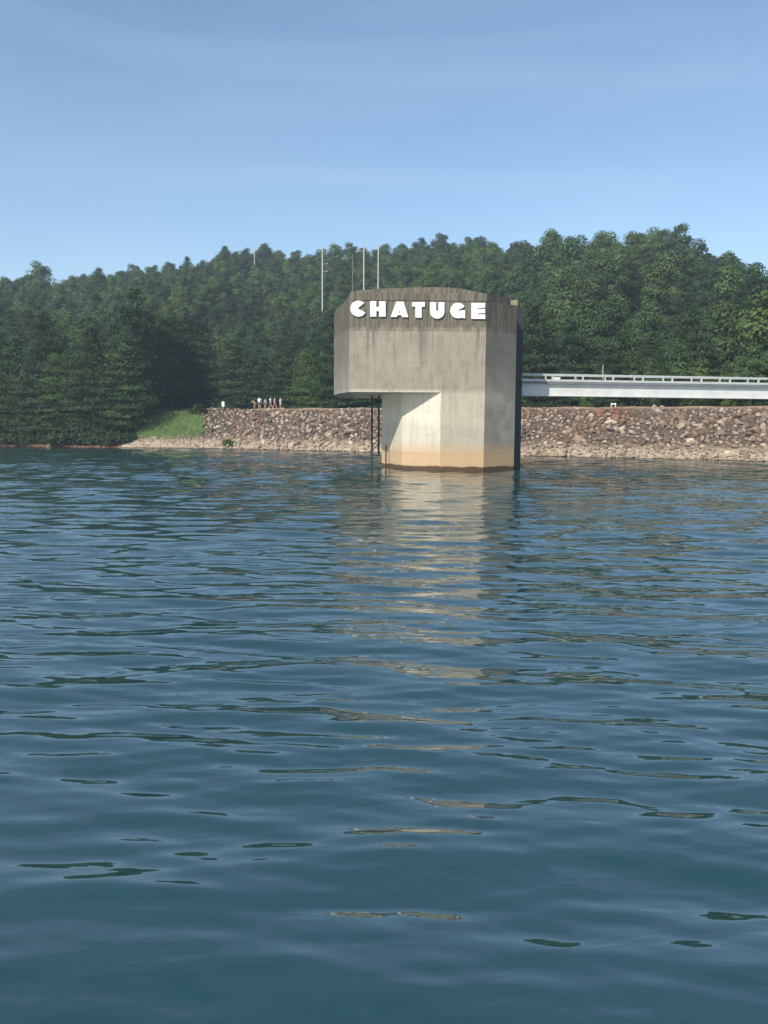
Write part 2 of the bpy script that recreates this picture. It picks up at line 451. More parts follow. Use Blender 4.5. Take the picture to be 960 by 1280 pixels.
# ------------------------------------------------------------------ intake tower
def fx(x): return at(x, 480, 60.0)[0]
def fz(y, Y=60.0): return at(480, y, Y)[2]
XL, XR = at(437, 430, 60)[0], at(607, 430, 60)[0]
ZB, ZT = fz(490), fz(375.5)
ZCAP = fz(366)
A_ = (-3.2, 63.0); B_ = (-3.8, 66.2)
R2 = (at(645, 450, 62)[0], 62.0)
XJ = at(551, 500, 60)[0]
plan_up = [(XL, 60), (XR, 60), R2, (R2[0], 74), (B_[0], 74), B_, A_]
plan_lo = [(XJ, 60), (XR, 60), R2, (R2[0], 73.6), (-0.2, 73.6), (-0.2, 65.4), (1.22, 61.66)]

tower = empty('intake_tower', (2.6, 66, 0))
tag(tower, 'weathered concrete intake tower standing in the lake with white letters across its top', 'tower')
TO = Vector((-2.6, -66, 0))
def tower_part(name, bm, mat, smooth=False):
    o = bm_obj(name, bm, mat, tower, smooth); o.location = TO; return o

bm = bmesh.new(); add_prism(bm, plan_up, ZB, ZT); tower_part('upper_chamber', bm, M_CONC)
bm = bmesh.new(); add_prism(bm, plan_lo, -4.5, ZB, cap_top=False); tower_part('pier', bm, M_CONC)
# cap band, 4 cm proud of the wall
def off(plan, d):
    c = np.mean(np.array(plan), 0)
    return [tuple(np.array(p) + (np.array(p) - c) / np.linalg.norm(np.array(p) - c) * d) for p in plan]
plan_cap = [(XL + 0.05, 59.95), (XR + 0.02, 59.95), (R2[0] - .45, R2[1] + .0), (R2[0] - .45, 73.9), (B_[0] + .5, 73.9), (B_[0] + .55, B_[1]), (A_[0] + .45, A_[1] + 0.1)]
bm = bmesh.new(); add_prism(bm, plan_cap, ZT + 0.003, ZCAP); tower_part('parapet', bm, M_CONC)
# low arched roof slab
prof = [(438.5, 364.5), (452, 363), (470, 361.6), (492, 360.2), (515, 359.3), (540, 359), (560, 359.6), (578, 361.4), (592, 364), (606, 367)]
top = [at(x, y, 60.2) for x, y in prof]
bm = bmesh.new()
f0 = [bm.verts.new((p[0], 60.15, p[2])) for p in top]; f1 = [bm.verts.new((p[0] , 72.5, p[2] - 0.25)) for p in top]
g0 = [bm.verts.new((p[0], 60.15, ZCAP + .003)) for p in top]; g1 = [bm.verts.new((p[0], 72.5, ZCAP + .003)) for p in top]
for i in range(len(top) - 1):
    bm.faces.new((f0[i], f0[i + 1], f1[i + 1], f1[i])); bm.faces.new((g0[i], g0[i + 1], f0[i + 1], f0[i])); bm.faces.new((g1[i + 1], g1[i], f1[i], f1[i + 1]))
bm.faces.new((g0[0], f0[0], f1[0], g1[0])); bm.faces.new((g0[-1], g1[-1], f1[-1], f0[-1]))
tower_part('roof', bm, M_CONC)
# side buttress carrying the footbridge seat, near black over its whole height
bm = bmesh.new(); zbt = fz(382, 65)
add_prism(bm, [(R2[0] + 0.003, 64.9), (10.05, 65.1), (10.05, 69.6), (R2[0] + 0.003, 69.6)], -4.5, zbt); tower_part('side_buttress', bm, M_BUTTRESS)
bm = bmesh.new(); add_box(bm, (R2[0] + 0.2, 65.9, zbt + 0.3), (0.75, 0.9, 0.45)); bevel(bm, 0.03); tower_part('roof_hatch', bm, M_OLIVE)
# guide posts under the overhang
for x, y1 in ((465, 0), (473.5, 0)):
    p = at(x, 520, 66.8 if x < 470 else 67.6)
    bm = bmesh.new(); add_tube(bm, (p[0], p[1], -3 if x < 470 else 0.75), (p[0], p[1], ZB - .003), 0.085, 0.085, 10)
    for z in (1.6, 3.4): add_tube(bm, (p[0], p[1], z), (p[0], p[1], z + 0.12), 0.12, 0.12, 10)
    tower_part('guide_post', bm, M_DARK)
p = at(485, 560, 63.8)
bm = bmesh.new(); add_tube(bm, (p[0] - .15, 63.65, -2), (p[0] - .15, 63.65, 1.7), 0.05, 0.05, 8); tower_part('depth_gauge', bm, M_DARK)

# letters
def arc(cx, cy, r, a0, a1, n):
    return [(cx + r * math.cos(R(a0 + (a1 - a0) * i / n)), cy - r * math.sin(R(a0 + (a1 - a0) * i / n))) for i in range(n + 1)]
LET = {
 'C': [[(447.2, 385.6)] + arc(448.0, 385.8, 10.0, 44, 330, 40)],
 'H': [[(462.6, 376.4), (470.4, 376.4), (470.4, 383.6), (473.8, 383.6), (473.8, 376.6), (482, 376.6), (482, 395.8), (473.8, 395.8), (473.8, 389), (470.4, 389), (470.4, 395.7), (462.6, 395.7)]],
 'A': [[(495.3, 377), (504.6, 377), (510.4, 396.4), (502.8, 396.4), (501.2, 393.9), (497.4, 393.9), (495.8, 396.2), (488.2, 396.2)]],
 'T': [[(515.2, 377.6), (531, 377.6), (531, 383.4), (527, 383.4), (527, 397.2), (519.2, 397), (519.2, 383.2), (515.2, 383.2)]],
 'U': [[(537.4, 377.8), (545.2, 377.8), (545.2, 387.6), (546.6, 389.2), (548, 387.6), (548, 377.8), (555.6, 377.9)] + arc(546.5, 389.3, 9.1, 0, -180, 20)],
 'G': [[(571.4, 388.6), (580.2, 383.6)] + arc(572.4, 388.2, 9.7, 38, 285, 32) + [(577.0, 397.2), (581.4, 398.0), (581.4, 387.4)]],
 'E': [[(589.2, 378.6), (606.4, 378.8), (606.4, 384.7), (597.6, 384.7), (597.6, 386.1), (606.4, 386.1), (606.4, 391.6), (597.6, 391.6), (597.6, 393.0), (606.6, 393.0), (606.6, 398.7), (589.2, 398.5)]],
}
for ch, polys in LET.items():
    bm = bmesh.new()
    for poly in polys:
        pts = [at(x, y, 59.9) for x, y in poly]
        vs = [bm.verts.new((q[0], 59.96, q[2])) for q in pts]
        es = [bm.edges.new((vs[i], vs[(i + 1) % len(vs)])) for i in range(len(vs))]
        fr_ = bmesh.ops.triangle_fill(bm, edges=es, use_dissolve=False)
        faces = [g for g in fr_['geom'] if isinstance(g, bmesh.types.BMFace)]
        ex = bmesh.ops.extrude_face_region(bm, geom=faces)
        for v in [g for g in ex['geom'] if isinstance(g, bmesh.types.BMVert)]:
            v.co.y = 59.87
    o = tower_part('letter', bm, M_WHITE)
    o['label'] = 'white raised letter %s' % ch
    if ch == 'A':
        q = at(499.5, 389.8, 59.8)
        bm = bmesh.new(); add_tube(bm, (q[0], 59.862, q[2]), (q[0], 59.876, q[2]), 0.055, 0.055, 12)
        b_ = bm_obj('bolt_hole', bm, M_DECK, o); b_.location = (0, 0, 0)

# ------------------------------------------------------------------ footbridge
BD = Vector((18.9, 3.2, 0)).normalized(); BN = Vector((-BD.y, BD.x, 0))     # along / away from the viewer
S0 = Vector((11.45, 67.0, 0)) - BD * 1.75
BL = 52.0
ang = math.atan2(BD.y, BD.x)
zb, zg, zc0, zc1, zr_ = 5.38, 6.30, 6.47, 6.63, 7.04
bridge = empty('footbridge', (S0.x, S0.y, 0), ang)
tag(bridge, 'pale grey steel footbridge with railings running from the tower to the dam', 'bridge')
WB = 1.5
for off_y in (0.25, WB - 0.25):
    bm = bmesh.new()
    add_box(bm, (BL / 2, off_y, (zb + zg) / 2), (BL, 0.05, zg - zb - 0.1))
    add_box(bm, (BL / 2, off_y, zb + 0.025), (BL, 0.34, 0.05)); add_box(bm, (BL / 2, off_y, zg - 0.025), (BL, 0.34, 0.05))
    bm_obj('girder', bm, M_GIRD, bridge)
bm = bmesh.new(); add_box(bm, (BL / 2, WB / 2, (zg + zc0) / 2 + 0.003), (BL, WB + 0.1, zc0 - zg - 0.006)); bm_obj('deck', bm, M_DECK, bridge)
for off_y in (0.0, WB):
    bm = bmesh.new(); add_box(bm, (BL / 2, off_y, (zc0 + zc1) / 2), (BL, 0.14, zc1 - zc0)); bm_obj('kerb', bm, M_RAIL, bridge)
    rl = bm_obj('railing', (lambda b: (add_box(b, (BL / 2, off_y, zr_ - 0.04), (BL, 0.09, 0.085)), b)[1])(bmesh.new()), M_RAIL, bridge)
    sx = 0.55
    k_ = 0
    while sx < BL:
        bm = bmesh.new(); add_box(bm, (sx, off_y, (zc1 + zr_ - 0.08) / 2), (0.12, 0.1, zr_ - 0.08 - zc1)); bm_obj('post', bm, M_RAIL, rl)
        sx += 2.43
# small things on the deck
def bridge_pt(x, dy):
    return Vector((S0.x, S0.y, 0)) + BD * x + BN * dy
bx = empty('utility_box', bridge_pt(3.5, 0.6) + Vector((0, 0, zc0)), ang)
bm = bmesh.new(); add_box(bm, (0, 0, 0.16), (0.55, 0.35, 0.32)); bevel(bm, 0.05, 2); bm_obj('case', bm, M_SIGN, bx)
bm = bmesh.new(); add_box(bm, (0, 0, 0.345), (0.6, 0.4, 0.04)); bm_obj('lid', bm, M_SIGN, bx)
tag(bx, 'small white box standing on the footbridge deck just right of the tower', 'box')
bx = empty('valve_cover', bridge_pt(5.1, 0.6) + Vector((0, 0, zc0)), ang)
bm = bmesh.new(); add_tube(bm, (0, 0, 0), (0, 0, 0.2), 0.24, 0.2, 14); bm_obj('drum', bm, M_POLE2, bx)
bm = bmesh.new(); add_tube(bm, (0, 0, 0.2), (0, 0, 0.25), 0.26, 0.22, 14); bm_obj('lid', bm, M_DECK, bx)
tag(bx, 'low grey cover on the footbridge deck beside the white box', 'cover')
ms = empty('thin_mast', bridge_pt(7.15, 0.35) + Vector((0, 0, zc0)), ang)
bm = bmesh.new(); add_tube(bm, (0, 0, 0), (0, 0, 1.35), 0.035, 0.025, 8); bm_obj('pole', bm, M_RAIL, ms)
bm = bmesh.new(); add_box(bm, (0, 0, 0.03), (0.22, 0.22, 0.06)); bm_obj('foot_plate', bm, M_RAIL, ms)
tag(ms, 'thin grey mast rising above the footbridge railing', 'mast')

# ------------------------------------------------------------------ riprap
def ico(sub=1):
    bm = bmesh.new(); bmesh.ops.create_icosphere(bm, subdivisions=sub, radius=1.0)
    bm.verts.ensure_lookup_table()
    V = np.array([v.co[:] for v in bm.verts]); Fc = np.array([[v.index for v in f.verts] for f in bm.faces]); bm.free()
    return V, Fc
IV, IF = ico(1)
def rock_shape(r):
    """an angular block: sphere points clipped by random planes"""
    V = IV.copy()
    for _ in range(7):
        n = r.normal(size=3); n /= np.linalg.norm(n)
        c = r.uniform(0.45, 0.75)
        dpt = V @ n
        V = V - np.outer(np.maximum(dpt - c, 0), n)
    V *= np.array([r.uniform(0.75, 1.25), r.uniform(0.6, 1.0), r.uniform(0.5, 0.85)])
    return V + r.normal(0, 0.03, V.shape)
SHAPES = [rock_shape(rng) for _ in range(24)]

def rotm(r, n, tilt=0.6):
    a = r.uniform(0, 2 * math.pi, n); b = r.normal(0, tilt, n); c = r.normal(0, tilt, n)
    ca, sa, cb, sb, cc, sc_ = np.cos(a), np.sin(a), np.cos(b), np.sin(b), np.cos(c), np.sin(c)
    z = np.zeros(n); o = np.ones(n)
    Rz = np.stack([ca, -sa, z, sa, ca, z, z, z, o], -1).reshape(n, 3, 3)
    Rx = np.stack([o, z, z, z, cb, -sb, z, sb, cb], -1).reshape(n, 3, 3)
    Ry = np.stack([cc, z, sc_, z, o, z, -sc_, z, cc], -1).reshape(n, 3, 3)
    return Rz @ Rx @ Ry

def dam_point(s, d):
    q = P0 + U * s + NRM * d
    return q[0], q[1], 0.5 * d if d < 10.9 else CREST

# rock centres by dart throwing along the dam and round the abutment
def in_view(x): return -60 < x < 1040
cand = []
for _ in range(60000):
    s = rng.uniform(-22, 104); d = rng.uniform(-1.2, 10.6)
    if s >= 0:
        X, Y, Z = dam_point(s, d)
    else:
        q = P0 + U * s + NRM * d
        X, Y = q; d2 = float(shore_d(X, Y))
        if d2 < -0.8: continue
        Z = float(terrain(X, Y))
    x, y = proj(X, Y, Z)
    # left limit of the stone facing, a line leaning from the crest to the foot
    lim = 250 + (y - 514) * 0.25 if y < 546 else 168 + rng.uniform(-4, 10)
    if x < lim or x > 1030: continue
    if Z > 5.0: Z -= 0.16
    cand.append((X, Y, Z, x, y))
for _ in range(7000):
    X, Y = rng.uniform(-36, -19), rng.uniform(111, 125)
    d2 = float(shore_d(X, Y))
    if not -0.6 < d2 < 3.4: continue
    Z = float(terrain(X, Y)); x, y = proj(X, Y, Z)
    if 166 + rng.uniform(-4, 8) < x < 275 and (y > 545 or x > 255): cand.append((X, Y, Z, x, y))
cand = np.array(cand)
keep = []; grid = {}
for i, (X, Y, Z, x, y) in enumerate(cand):
    md = 0.42 + 0.42 * rng.uniform() ** 2.0
    if Z < 0.8: md *= 0.85
    if x < 262: md *= 0.62
    gk = (int(X // 0.7), int(Y // 0.7)); ok = True
    for a in (-1, 0, 1):
        for b in (-1, 0, 1):
            for j in grid.get((gk[0] + a, gk[1] + b), ()):
                if (cand[j, 0] - X) ** 2 + (cand[j, 1] - Y) ** 2 < md * md: ok = False; break
            if not ok: break
        if not ok: break
    if ok:
        grid.setdefault(gk, []).append(i); keep.append((i, md))
ids = np.array([k for k, _ in keep]); mds = np.array([m for _, m in keep])
pts = cand[ids]; n = len(ids)
size = mds * rng.uniform(0.55, 0.95, n)
bigok = pts[:, 2] < 4.6
big = (rng.uniform(size=n) < 0.07) & bigok
size[~bigok] *= 0.85
size[big] *= 1.5
RM = rotm(rng, n)
# the largest stones become single boulders
order = np.argsort(-size)
n_ind = 160
ind = set(order[:n_ind].tolist())
Vs, Fs, Ts = [], [], []
base = 0
for i in range(n):
    if i in ind: continue
    V = (SHAPES[i % 24] * size[i]) @ RM[i].T + pts[i, :3] + np.array([0, 0, size[i] * 0.22])
    Vs.append(V); Fs.append(IF + base); base += len(V); Ts.append(np.full(len(IF), rng.uniform()))
me = np_mesh('riprap_stones', np.vstack(Vs), np.vstack(Fs))
a = me.attributes.new('tint', 'FLOAT', 'FACE'); a.data.foreach_set('value', np.concatenate(Ts).astype(np.float32))
tag(link_mesh('riprap_stones', me, M_RIP), 'mass of broken brown and tan stone facing the dam slope', 'riprap', kind='stuff')

# ------------------------------------------------------------------ words for telling repeats apart
ORD = ['', 'leftmost', 'second from left', 'third from left', 'fourth from left', 'fifth from left', 'sixth from left', 'seventh from left', 'eighth from left', 'ninth from left', 'tenth from left', 'eleventh from left', 'twelfth from left', 'thirteenth from left', 'fourteenth from left', 'fifteenth from left']
def unique_labels(items, fmt):
    """items: (x, key) -> label; members of one key are told apart by their order from the left"""
    by = {}
    for i, (x, key) in enumerate(items): by.setdefault(key, []).append((x, i))
    out = [None] * len(items)
    for key, lst in by.items():
        lst.sort()
        for r_, (x, i) in enumerate(lst):
            suf = '' if len(lst) == 1 else (', ' + ORD[r_ + 1] if r_ < len(lst) - 1 or len(lst) > 15 else ', rightmost')
            if len(lst) == 2: suf = (', left one of two', ', right one of two')[r_]
            if r_ + 1 >= len(ORD): suf = ', farther right than the first fifteen'
            out[i] = fmt(key) + suf
    return out

boul = sorted(ind, key=lambda i: pts[i, 3])
def bz(x):
    for lim, w in ((255, 'below the grass patch'), (300, 'left of the shore bush'), (360, 'below the group of people'), (417, 'right of the people'), (480, 'beside the guide posts'),
                   (640, 'behind the tower'), (690, 'just right of the tower'), (740, 'under the bridge mast'), (800, 'under the white crest marker'), (850, 'under the middle railing bays'), (905, 'under the right railing bays'), (2000, 'near the right picture edge')):
        if x < lim: return w
def by_(z):
    return 'at the waterline' if z < 0.7 else 'low on the slope' if z < 2.0 else 'midway up the slope' if z < 3.7 else 'near the dam crest'
items = []; tones = []
for i in boul:
    tone = rng.choice(['pale', 'brown', 'grey'], p=[0.45, 0.35, 0.2]); tones.append(tone)
    items.append((pts[i, 3], (str(tone), by_(pts[i, 2]), bz(pts[i, 3]))))
labs = unique_labels(items, lambda k: f'{k[0]} boulder {k[1]} {k[2]}')
bmeshes = []
for s_ in SHAPES[:12]:
    me = np_mesh('boulder', s_, IF); me.materials.append(M_ROCK); bmeshes.append(me)
TC = {'pale': (1.3, 1.28, 1.24, 1), 'brown': (0.85, 0.8, 0.76, 1), 'grey': (0.85, 0.95, 1.02, 1)}
for q, i in enumerate(boul):
    o = bpy.data.objects.new('boulder', bmeshes[i % 12]); COL.objects.link(o)
    o.location = (pts[i, 0], pts[i, 1], pts[i, 2] + size[i] * 0.25)
    o.rotation_euler = Matrix(RM[i].tolist()).to_euler()
    o.scale = (size[i],) * 3
    o.color = TC[str(tones[q])]
    tag(o, labs[q], 'boulder', 'boulders on the stone facing of the dam')

# shoreline stones under the wooded point
spots = [(8, 'flat grey'), (30, 'reddish'), (38, 'reddish'), (64, 'tall pale'), (72, 'pale'), (94, 'long pale'), (120, 'small grey'), (152, 'small grey')]
items = []
for x, w in spots: items.append((x, w))
labs = unique_labels(items, lambda k: f'{k} rock at the red clay waterline below the left pines')
for (x, w), lb in zip(spots, labs):
    sx_, sy_, sz_ = ground_at(x, 553.5, 100, 160)
    o = bpy.data.objects.new('boulder', bmeshes[(x * 7) % 12]); COL.objects.link(o)
    sc_ = rng.uniform(0.3, 0.5)
    o.location = (sx_, sy_ - 0.3, 0.12); o.scale = (sc_ * (2.2 if 'long' in w else 1.3), sc_, sc_ * (1.8 if 'tall' in w else 0.9))
    o.rotation_euler = (0, 0, rng.uniform(-0.4, 0.4)); o.color = (1.6, 1.1, 0.9, 1) if 'red' in w else (1.5, 1.45, 1.35, 1) if 'pale' in w else (0.9, 0.95, 1, 1)
    tag(o, lb, 'rock', 'rocks along the clay shore under the pines')

# ------------------------------------------------------------------ grass bank
gp = [(164, 547), (174, 535), (190, 521), (214, 514), (248, 513.5), (254, 523), (255, 538), (250, 544), (240, 547), (212, 548)]
def in_poly(x, y, poly):
    c = False; n_ = len(poly)
    for i in range(n_):
        x1, y1 = poly[i]; x2, y2 = poly[(i + 1) % n_]
        if (y1 > y) != (y2 > y) and x < (x2 - x1) * (y - y1) / (y2 - y1) + x1: c = not c
    return c
gxs = np.arange(-41, -19, 0.35); gys = np.arange(111, 141, 0.35)
AX, AY = np.meshgrid(gxs, gys); AZ = terrain(AX, AY) + 0.10
idx = np.arange(AX.size).reshape(AX.shape)
Fq = np.stack([idx[:-1, :-1], idx[:-1, 1:], idx[1:, 1:], idx[1:, :-1]], -1).reshape(-1, 4)
sel = []
gcell = []
for f in Fq:
    c = (AX.ravel()[f].mean(), AY.ravel()[f].mean(), AZ.ravel()[f].mean())
    x, y = proj(*c)
    if in_poly(x, y, gp) and c[1] < 140: sel.append(f); gcell.append(c)
tag(link_mesh('grass_bank', np_mesh('grass_bank', np.stack([AX, AY, AZ], -1).reshape(-1, 3), np.array(sel), True), M_GRASSB), kind='structure')
gc = np.array(gcell)
def blades(centers, per, hgt, wid, spread):
    n_ = len(centers) * per
    c = np.repeat(centers, per, 0) + np.stack([rng.uniform(-spread, spread, n_), rng.uniform(-spread, spread, n_), np.zeros(n_)], -1)
    a_ = rng.uniform(0, math.pi, n_); h = hgt * rng.uniform(0.6, 1.4, n_); w_ = wid
    dx = np.stack([np.cos(a_) * w_, np.sin(a_) * w_, np.zeros(n_)], -1)
    lean = np.stack([rng.normal(0, 0.3, n_) * h, rng.normal(0, 0.3, n_) * h, h], -1)
    V = np.stack([c - dx, c + dx, c + lean], 1).reshape(-1, 3)
    return V, np.arange(n_ * 3).reshape(-1, 3)
V, Fq = blades(gc, 14, 0.16, 0.04, 0.2)
tag(link_mesh('grass_blades', np_mesh('grass_blades', V, Fq), simple('grass_blade', (0.105, 0.165, 0.045), 0.8, 0.3, 1.0)), 'short green grass on the bank left of the stone facing', 'grass', kind='stuff')

# ------------------------------------------------------------------ tree prototypes
def leaf_quads(C, Nrm, su, sv, r):
    """one quad per row of C, facing Nrm"""
    n_ = len(C)
    up = r.normal(size=(n_, 3))
    t = np.cross(Nrm, up); t /= np.linalg.norm(t, axis=1, keepdims=True) + 1e-9
    b = np.cross(Nrm, t)
    t = t * su[:, None]; b = b * sv[:, None]
    bend = Nrm * (0.25 * su)[:, None]
    return np.stack([C - t - bend * .5, C - b, C + t - bend * .5, C + b], 1).reshape(-1, 3)

def broadleaf(seed, H=17.0, RW=5.0, low=0.1, nclump=50, per=100):
    r = np.random.default_rng(seed)
    out, tin, limbs = [], [], []
    zc, hz = H * (low + 1) / 2, H * (1 - low) / 2
    k = 0
    while k < nclump:
        fill = k % 4 == 3
        v = r.normal(size=3); v /= np.linalg.norm(v)
        rad = r.uniform(0.25, 1.0) ** 0.45 * (0.55 if fill else 1.0)
        taper = 1.0 - 0.12 * max(v[2], 0)
        c = np.array([v[0] * RW * rad * taper * 0.84, v[1] * RW * rad * taper * 0.84, zc + v[2] * hz * rad * 0.78])
        if c[2] < H * low: continue
        k += 1
        cr = r.uniform(0.7, 2.0) * RW / 5.0
        if k <= 4: c, cr = np.array([r.normal(0, .4), r.normal(0, .4), H * (0.55, 0.68, 0.8, 0.88)[k - 1]]), (2.2, 2.1, 1.9, 1.5)[k - 1] * RW / 5.0
        m = int(1.45 * per * r.uniform(0.7, 1.25))
        d = r.normal(size=(m, 3)); d[:, 2] += 0.45; d /= np.linalg.norm(d, axis=1, keepdims=True)
        P = c + d * cr * r.uniform(0.6, 1.12, (m, 1)) * np.array([1.1, 1.1, 0.82])
        cn = (c + d * cr) - np.array([0, 0, zc - 0.2 * hz]); cn = cn / np.array([RW, RW, hz]); cn /= np.linalg.norm(cn, axis=1, keepdims=True)
        nn = 0.75 * d + 0.6 * cn + r.normal(0, 0.2, (m, 3)); nn /= np.linalg.norm(nn, axis=1, keepdims=True)
        s1 = r.uniform(0.13, 0.32, m); s2 = r.uniform(0.11, 0.25, m)
        out.append(leaf_quads(P, nn, s1, s2, r)); tin.append(np.repeat(np.clip(r.uniform(0.15, 0.85) + r.normal(0, 0.08, m), 0, 1), 1))
        if r.uniform() < 0.4: limbs.append(c)
    V = np.vstack(out); Fq = np.arange(len(V)).reshape(-1, 4)
    me = np_mesh('broadleaf_crown', V, Fq)
    a = me.attributes.new('tint', 'FLOAT', 'FACE'); a.data.foreach_set('value', np.concatenate(tin).astype(np.float32))
    me.materials.append(M_BROAD)
    bm = bmesh.new()
    add_tube(bm, (0, 0, -1.2), (0, 0, H * 0.45), 0.3, 0.18, 8); add_tube(bm, (0, 0, H * 0.45), (0.2, 0.1, H * 0.85), 0.18, 0.05, 6)
    for c in limbs[:14]:
        z0 = H * r.uniform(0.25, 0.55); add_tube(bm, (0, 0, z0), tuple(c), 0.1, 0.03, 5)
    tm = bpy.data.meshes.new('trunk'); bm.to_mesh(tm); bm.free(); tm.materials.append(M_BARK)
    return me, tm, H, RW

def pine(seed, H=19.0, RW=4.4, low=0.1):
    r = np.random.default_rng(seed)
    out, tin = [], []
    bm = bmesh.new(); add_tube(bm, (0, 0, -1.2), (0, 0, H * 0.55), 0.27, 0.15, 8); add_tube(bm, (0, 0, H * 0.55), (0, 0, H * 0.97), 0.15, 0.03, 6)
    z = H * low
    while z < H * 0.985:
        f = (z / H - low) / (1 - low)
        prof_ = (min(1.0, 0.8 + f * 0.8) if f < 0.25 else (1 - ((f - 0.25) / 0.75) ** 2.0)) * RW
        nb = r.integers(4, 7); a0 = r.uniform(0, 6.28)
        for b in range(nb):
            L = prof_ * r.uniform(0.5, 1.2) + 0.4
            a_ = a0 + b * 6.28 / nb + r.normal(0, 0.2)
            rise = r.uniform(0.02, 0.24) + 0.5 * f * f
            dirv = np.array([math.cos(a_), math.sin(a_), rise])
            zz = z + r.uniform(-0.75, 0.75)
            if L > 1.4: add_tube(bm, (0, 0, zz), tuple(np.array([0, 0, zz]) + dirv * L * 0.85), 0.05, 0.015, 4)
            nc_ = max(2, int(L / 0.75))
            for q in range(nc_):
                u = (q + r.uniform(0.5, 1.0)) / nc_
                if u < 0.22: continue
                c = np.array([0, 0, zz]) + dirv * L * u + np.array([0, 0, -0.12 * L * u * u * (1 - f)])
                m = int(r.uniform(24, 36))
                wv = (0.35 + 0.34 * L * (1 - abs(u - 0.6)) * 0.6)
                d = r.normal(size=(m, 3)) * np.array([wv, wv, 0.34])
                d[:, 2] = np.abs(d[:, 2])
                nn = r.normal(0, 0.5, (m, 3)) + np.array([0, 0, 0.9]) + dirv * 0.5; nn /= np.linalg.norm(nn, axis=1, keepdims=True)
                out.append(leaf_quads(c + d, nn, r.uniform(0.16, 0.36, m), r.uniform(0.06, 0.13, m), r))
                tin.append(np.clip(r.uniform(0.2, 0.8) + r.normal(0, 0.15, m), 0, 1))
        z += r.uniform(0.5, 0.85) * (0.8 if f > 0.7 else 1.0)
    V = np.vstack(out); Fq = np.arange(len(V)).reshape(-1, 4)
    me = np_mesh('pine_crown', V, Fq)
    a = me.attributes.new('tint', 'FLOAT', 'FACE'); a.data.foreach_set('value', np.concatenate(tin).astype(np.float32))
    me.materials.append(M_PINE)
    tm = bpy.data.meshes.new('trunk'); bm.to_mesh(tm); bm.free(); tm.materials.append(M_BARK)
    return me, tm, H, RW

PROTO = [broadleaf(101), broadleaf(102, 16, 4.6, 0.06), broadleaf(103, 18, 4.2, 0.1, 46), broadleaf(104, 15, 5.4, 0.08, 54), broadleaf(105, 17.5, 4.8, 0.05, 50),
         pine(201, low=0.05), pine(202, 20, 4.0, 0.04), pine(203, 18, 4.8, 0.06)]
NB = 5

# ------------------------------------------------------------------ tree placement
# tall poles that stand among the trees: (x, top y, lowest visible y, distance, faint whip top y)
POLES = [(403, 308, 362, 205, None), (455, 306, 364, 150, 268), (473, 306, 336, 190, 268), (318, 309, 326, 292, None), (441, 318, 352, 220, None)]
trees = []
grid = {}
def try_tree(X, Y, md):
    gk = (int(X // 8), int(Y // 8))
    for a in (-1, 0, 1):
        for b in (-1, 0, 1):
            for (x2, y2) in grid.get((gk[0] + a, gk[1] + b), ()):
                if (x2 - X) ** 2 + (y2 - Y) ** 2 < md * md: return False
    grid.setdefault(gk, []).append((X, Y)); return True

def plant(X, Y, md, edge=False, force=None, sink=0.0):
    px = 480 + F * X / Y
    if not try_tree(X, Y, md): return
    Z = float(terrain(X, Y)) - sink
    d = float(shore_d(X, Y))
    # species: pines on the left bank and behind the crest, broadleaf on the right hill
    pp = np.interp(px, [0, 120, 260, 420, 560, 700, 960], [0.42, 0.6, 0.68, 0.5, 0.3, 0.1, 0.1])
    if d > 60: pp *= np.interp(d, [60, 110], [0.6, 0.1])
    isp = rng.uniform() < pp
    if edge: isp = True
    k = int(rng.integers(NB, len(PROTO))) if isp else int(rng.integers(0, NB))
    s = rng.uniform(0.82, 1.15) if d < 40 else rng.triangular(0.72, 0.95, 1.17)
    s *= np.interp(px, [580, 650], [0.72, 0.97])
    if isp and d > 30: s *= 0.9
    if edge: s = rng.uniform(0.65, 0.9)
    if force: s = force
    H = PROTO[k][2] * s
    trees.append(dict(X=X, Y=Y, Z=Z, d=d, k=k, s=s, rz=rng.uniform(0, 6.28), H=H, RW=PROTO[k][3] * s, pine=isp))

# waterline pines of the wooded point, leaning over the shore
for x in np.arange(-30, 172, 11.5):
    X = (x + rng.uniform(-3, 3) - 480) / F * 122
    Ysh = np.interp(X, SHORE[:7, 0], SHORE[:7, 1])
    plant(X, Ysh + rng.uniform(2.6, 4.2), 1.5, True, rng.uniform(0.5, 0.74))
# edge of the wood round the grass bank and behind the crest
for (x, Yd) in [(148, 122), (160, 127), (172, 132), (186, 136), (201, 140), (216, 143), (233, 145), (250, 146)]:
    plant((x - 480) / F * Yd, Yd, 1.5, True, rng.uniform(0.68, 0.9))
for s_ in np.arange(-14, 60, 5.0):
    q = P0 + U * s_ + NRM * rng.uniform(23, 27)
    if proj(q[0], q[1], 4)[0] > 262: plant(q[0], q[1], 2.0, rng.uniform() < 0.75, rng.uniform(0.6, 0.88), 0.8)
for s_ in np.arange(44, 100, 2.8):
    q = P0 + U * s_ + NRM * rng.uniform(20, 24)
    plant(q[0], q[1], 1.5, False, rng.uniform(0.34, 0.62), 1.3)
# forest
tries = 0
while tries < 42000:
    tries += 1
    a_ = rng.uniform(R(-29), R(29)); D = math.sqrt(rng.uniform(95 ** 2, 325 ** 2))
    X, Y = D * math.sin(a_), D * math.cos(a_)
    px = 480 + F * X / Y
    d = float(shore_d(X, Y))
    if px < -90 or px > 1060: continue
    if X < -41:
        if d < 6: continue
    elif d < 24: continue
    if X > -41 and X < -17 and Y < 143: continue
    Dr_ = np.interp(px, RX, RD)
    if D > Dr_ + 10: continue
    plant(X, Y, (4.3 if D < 200 else 4.6) if px < 610 else 5.9)
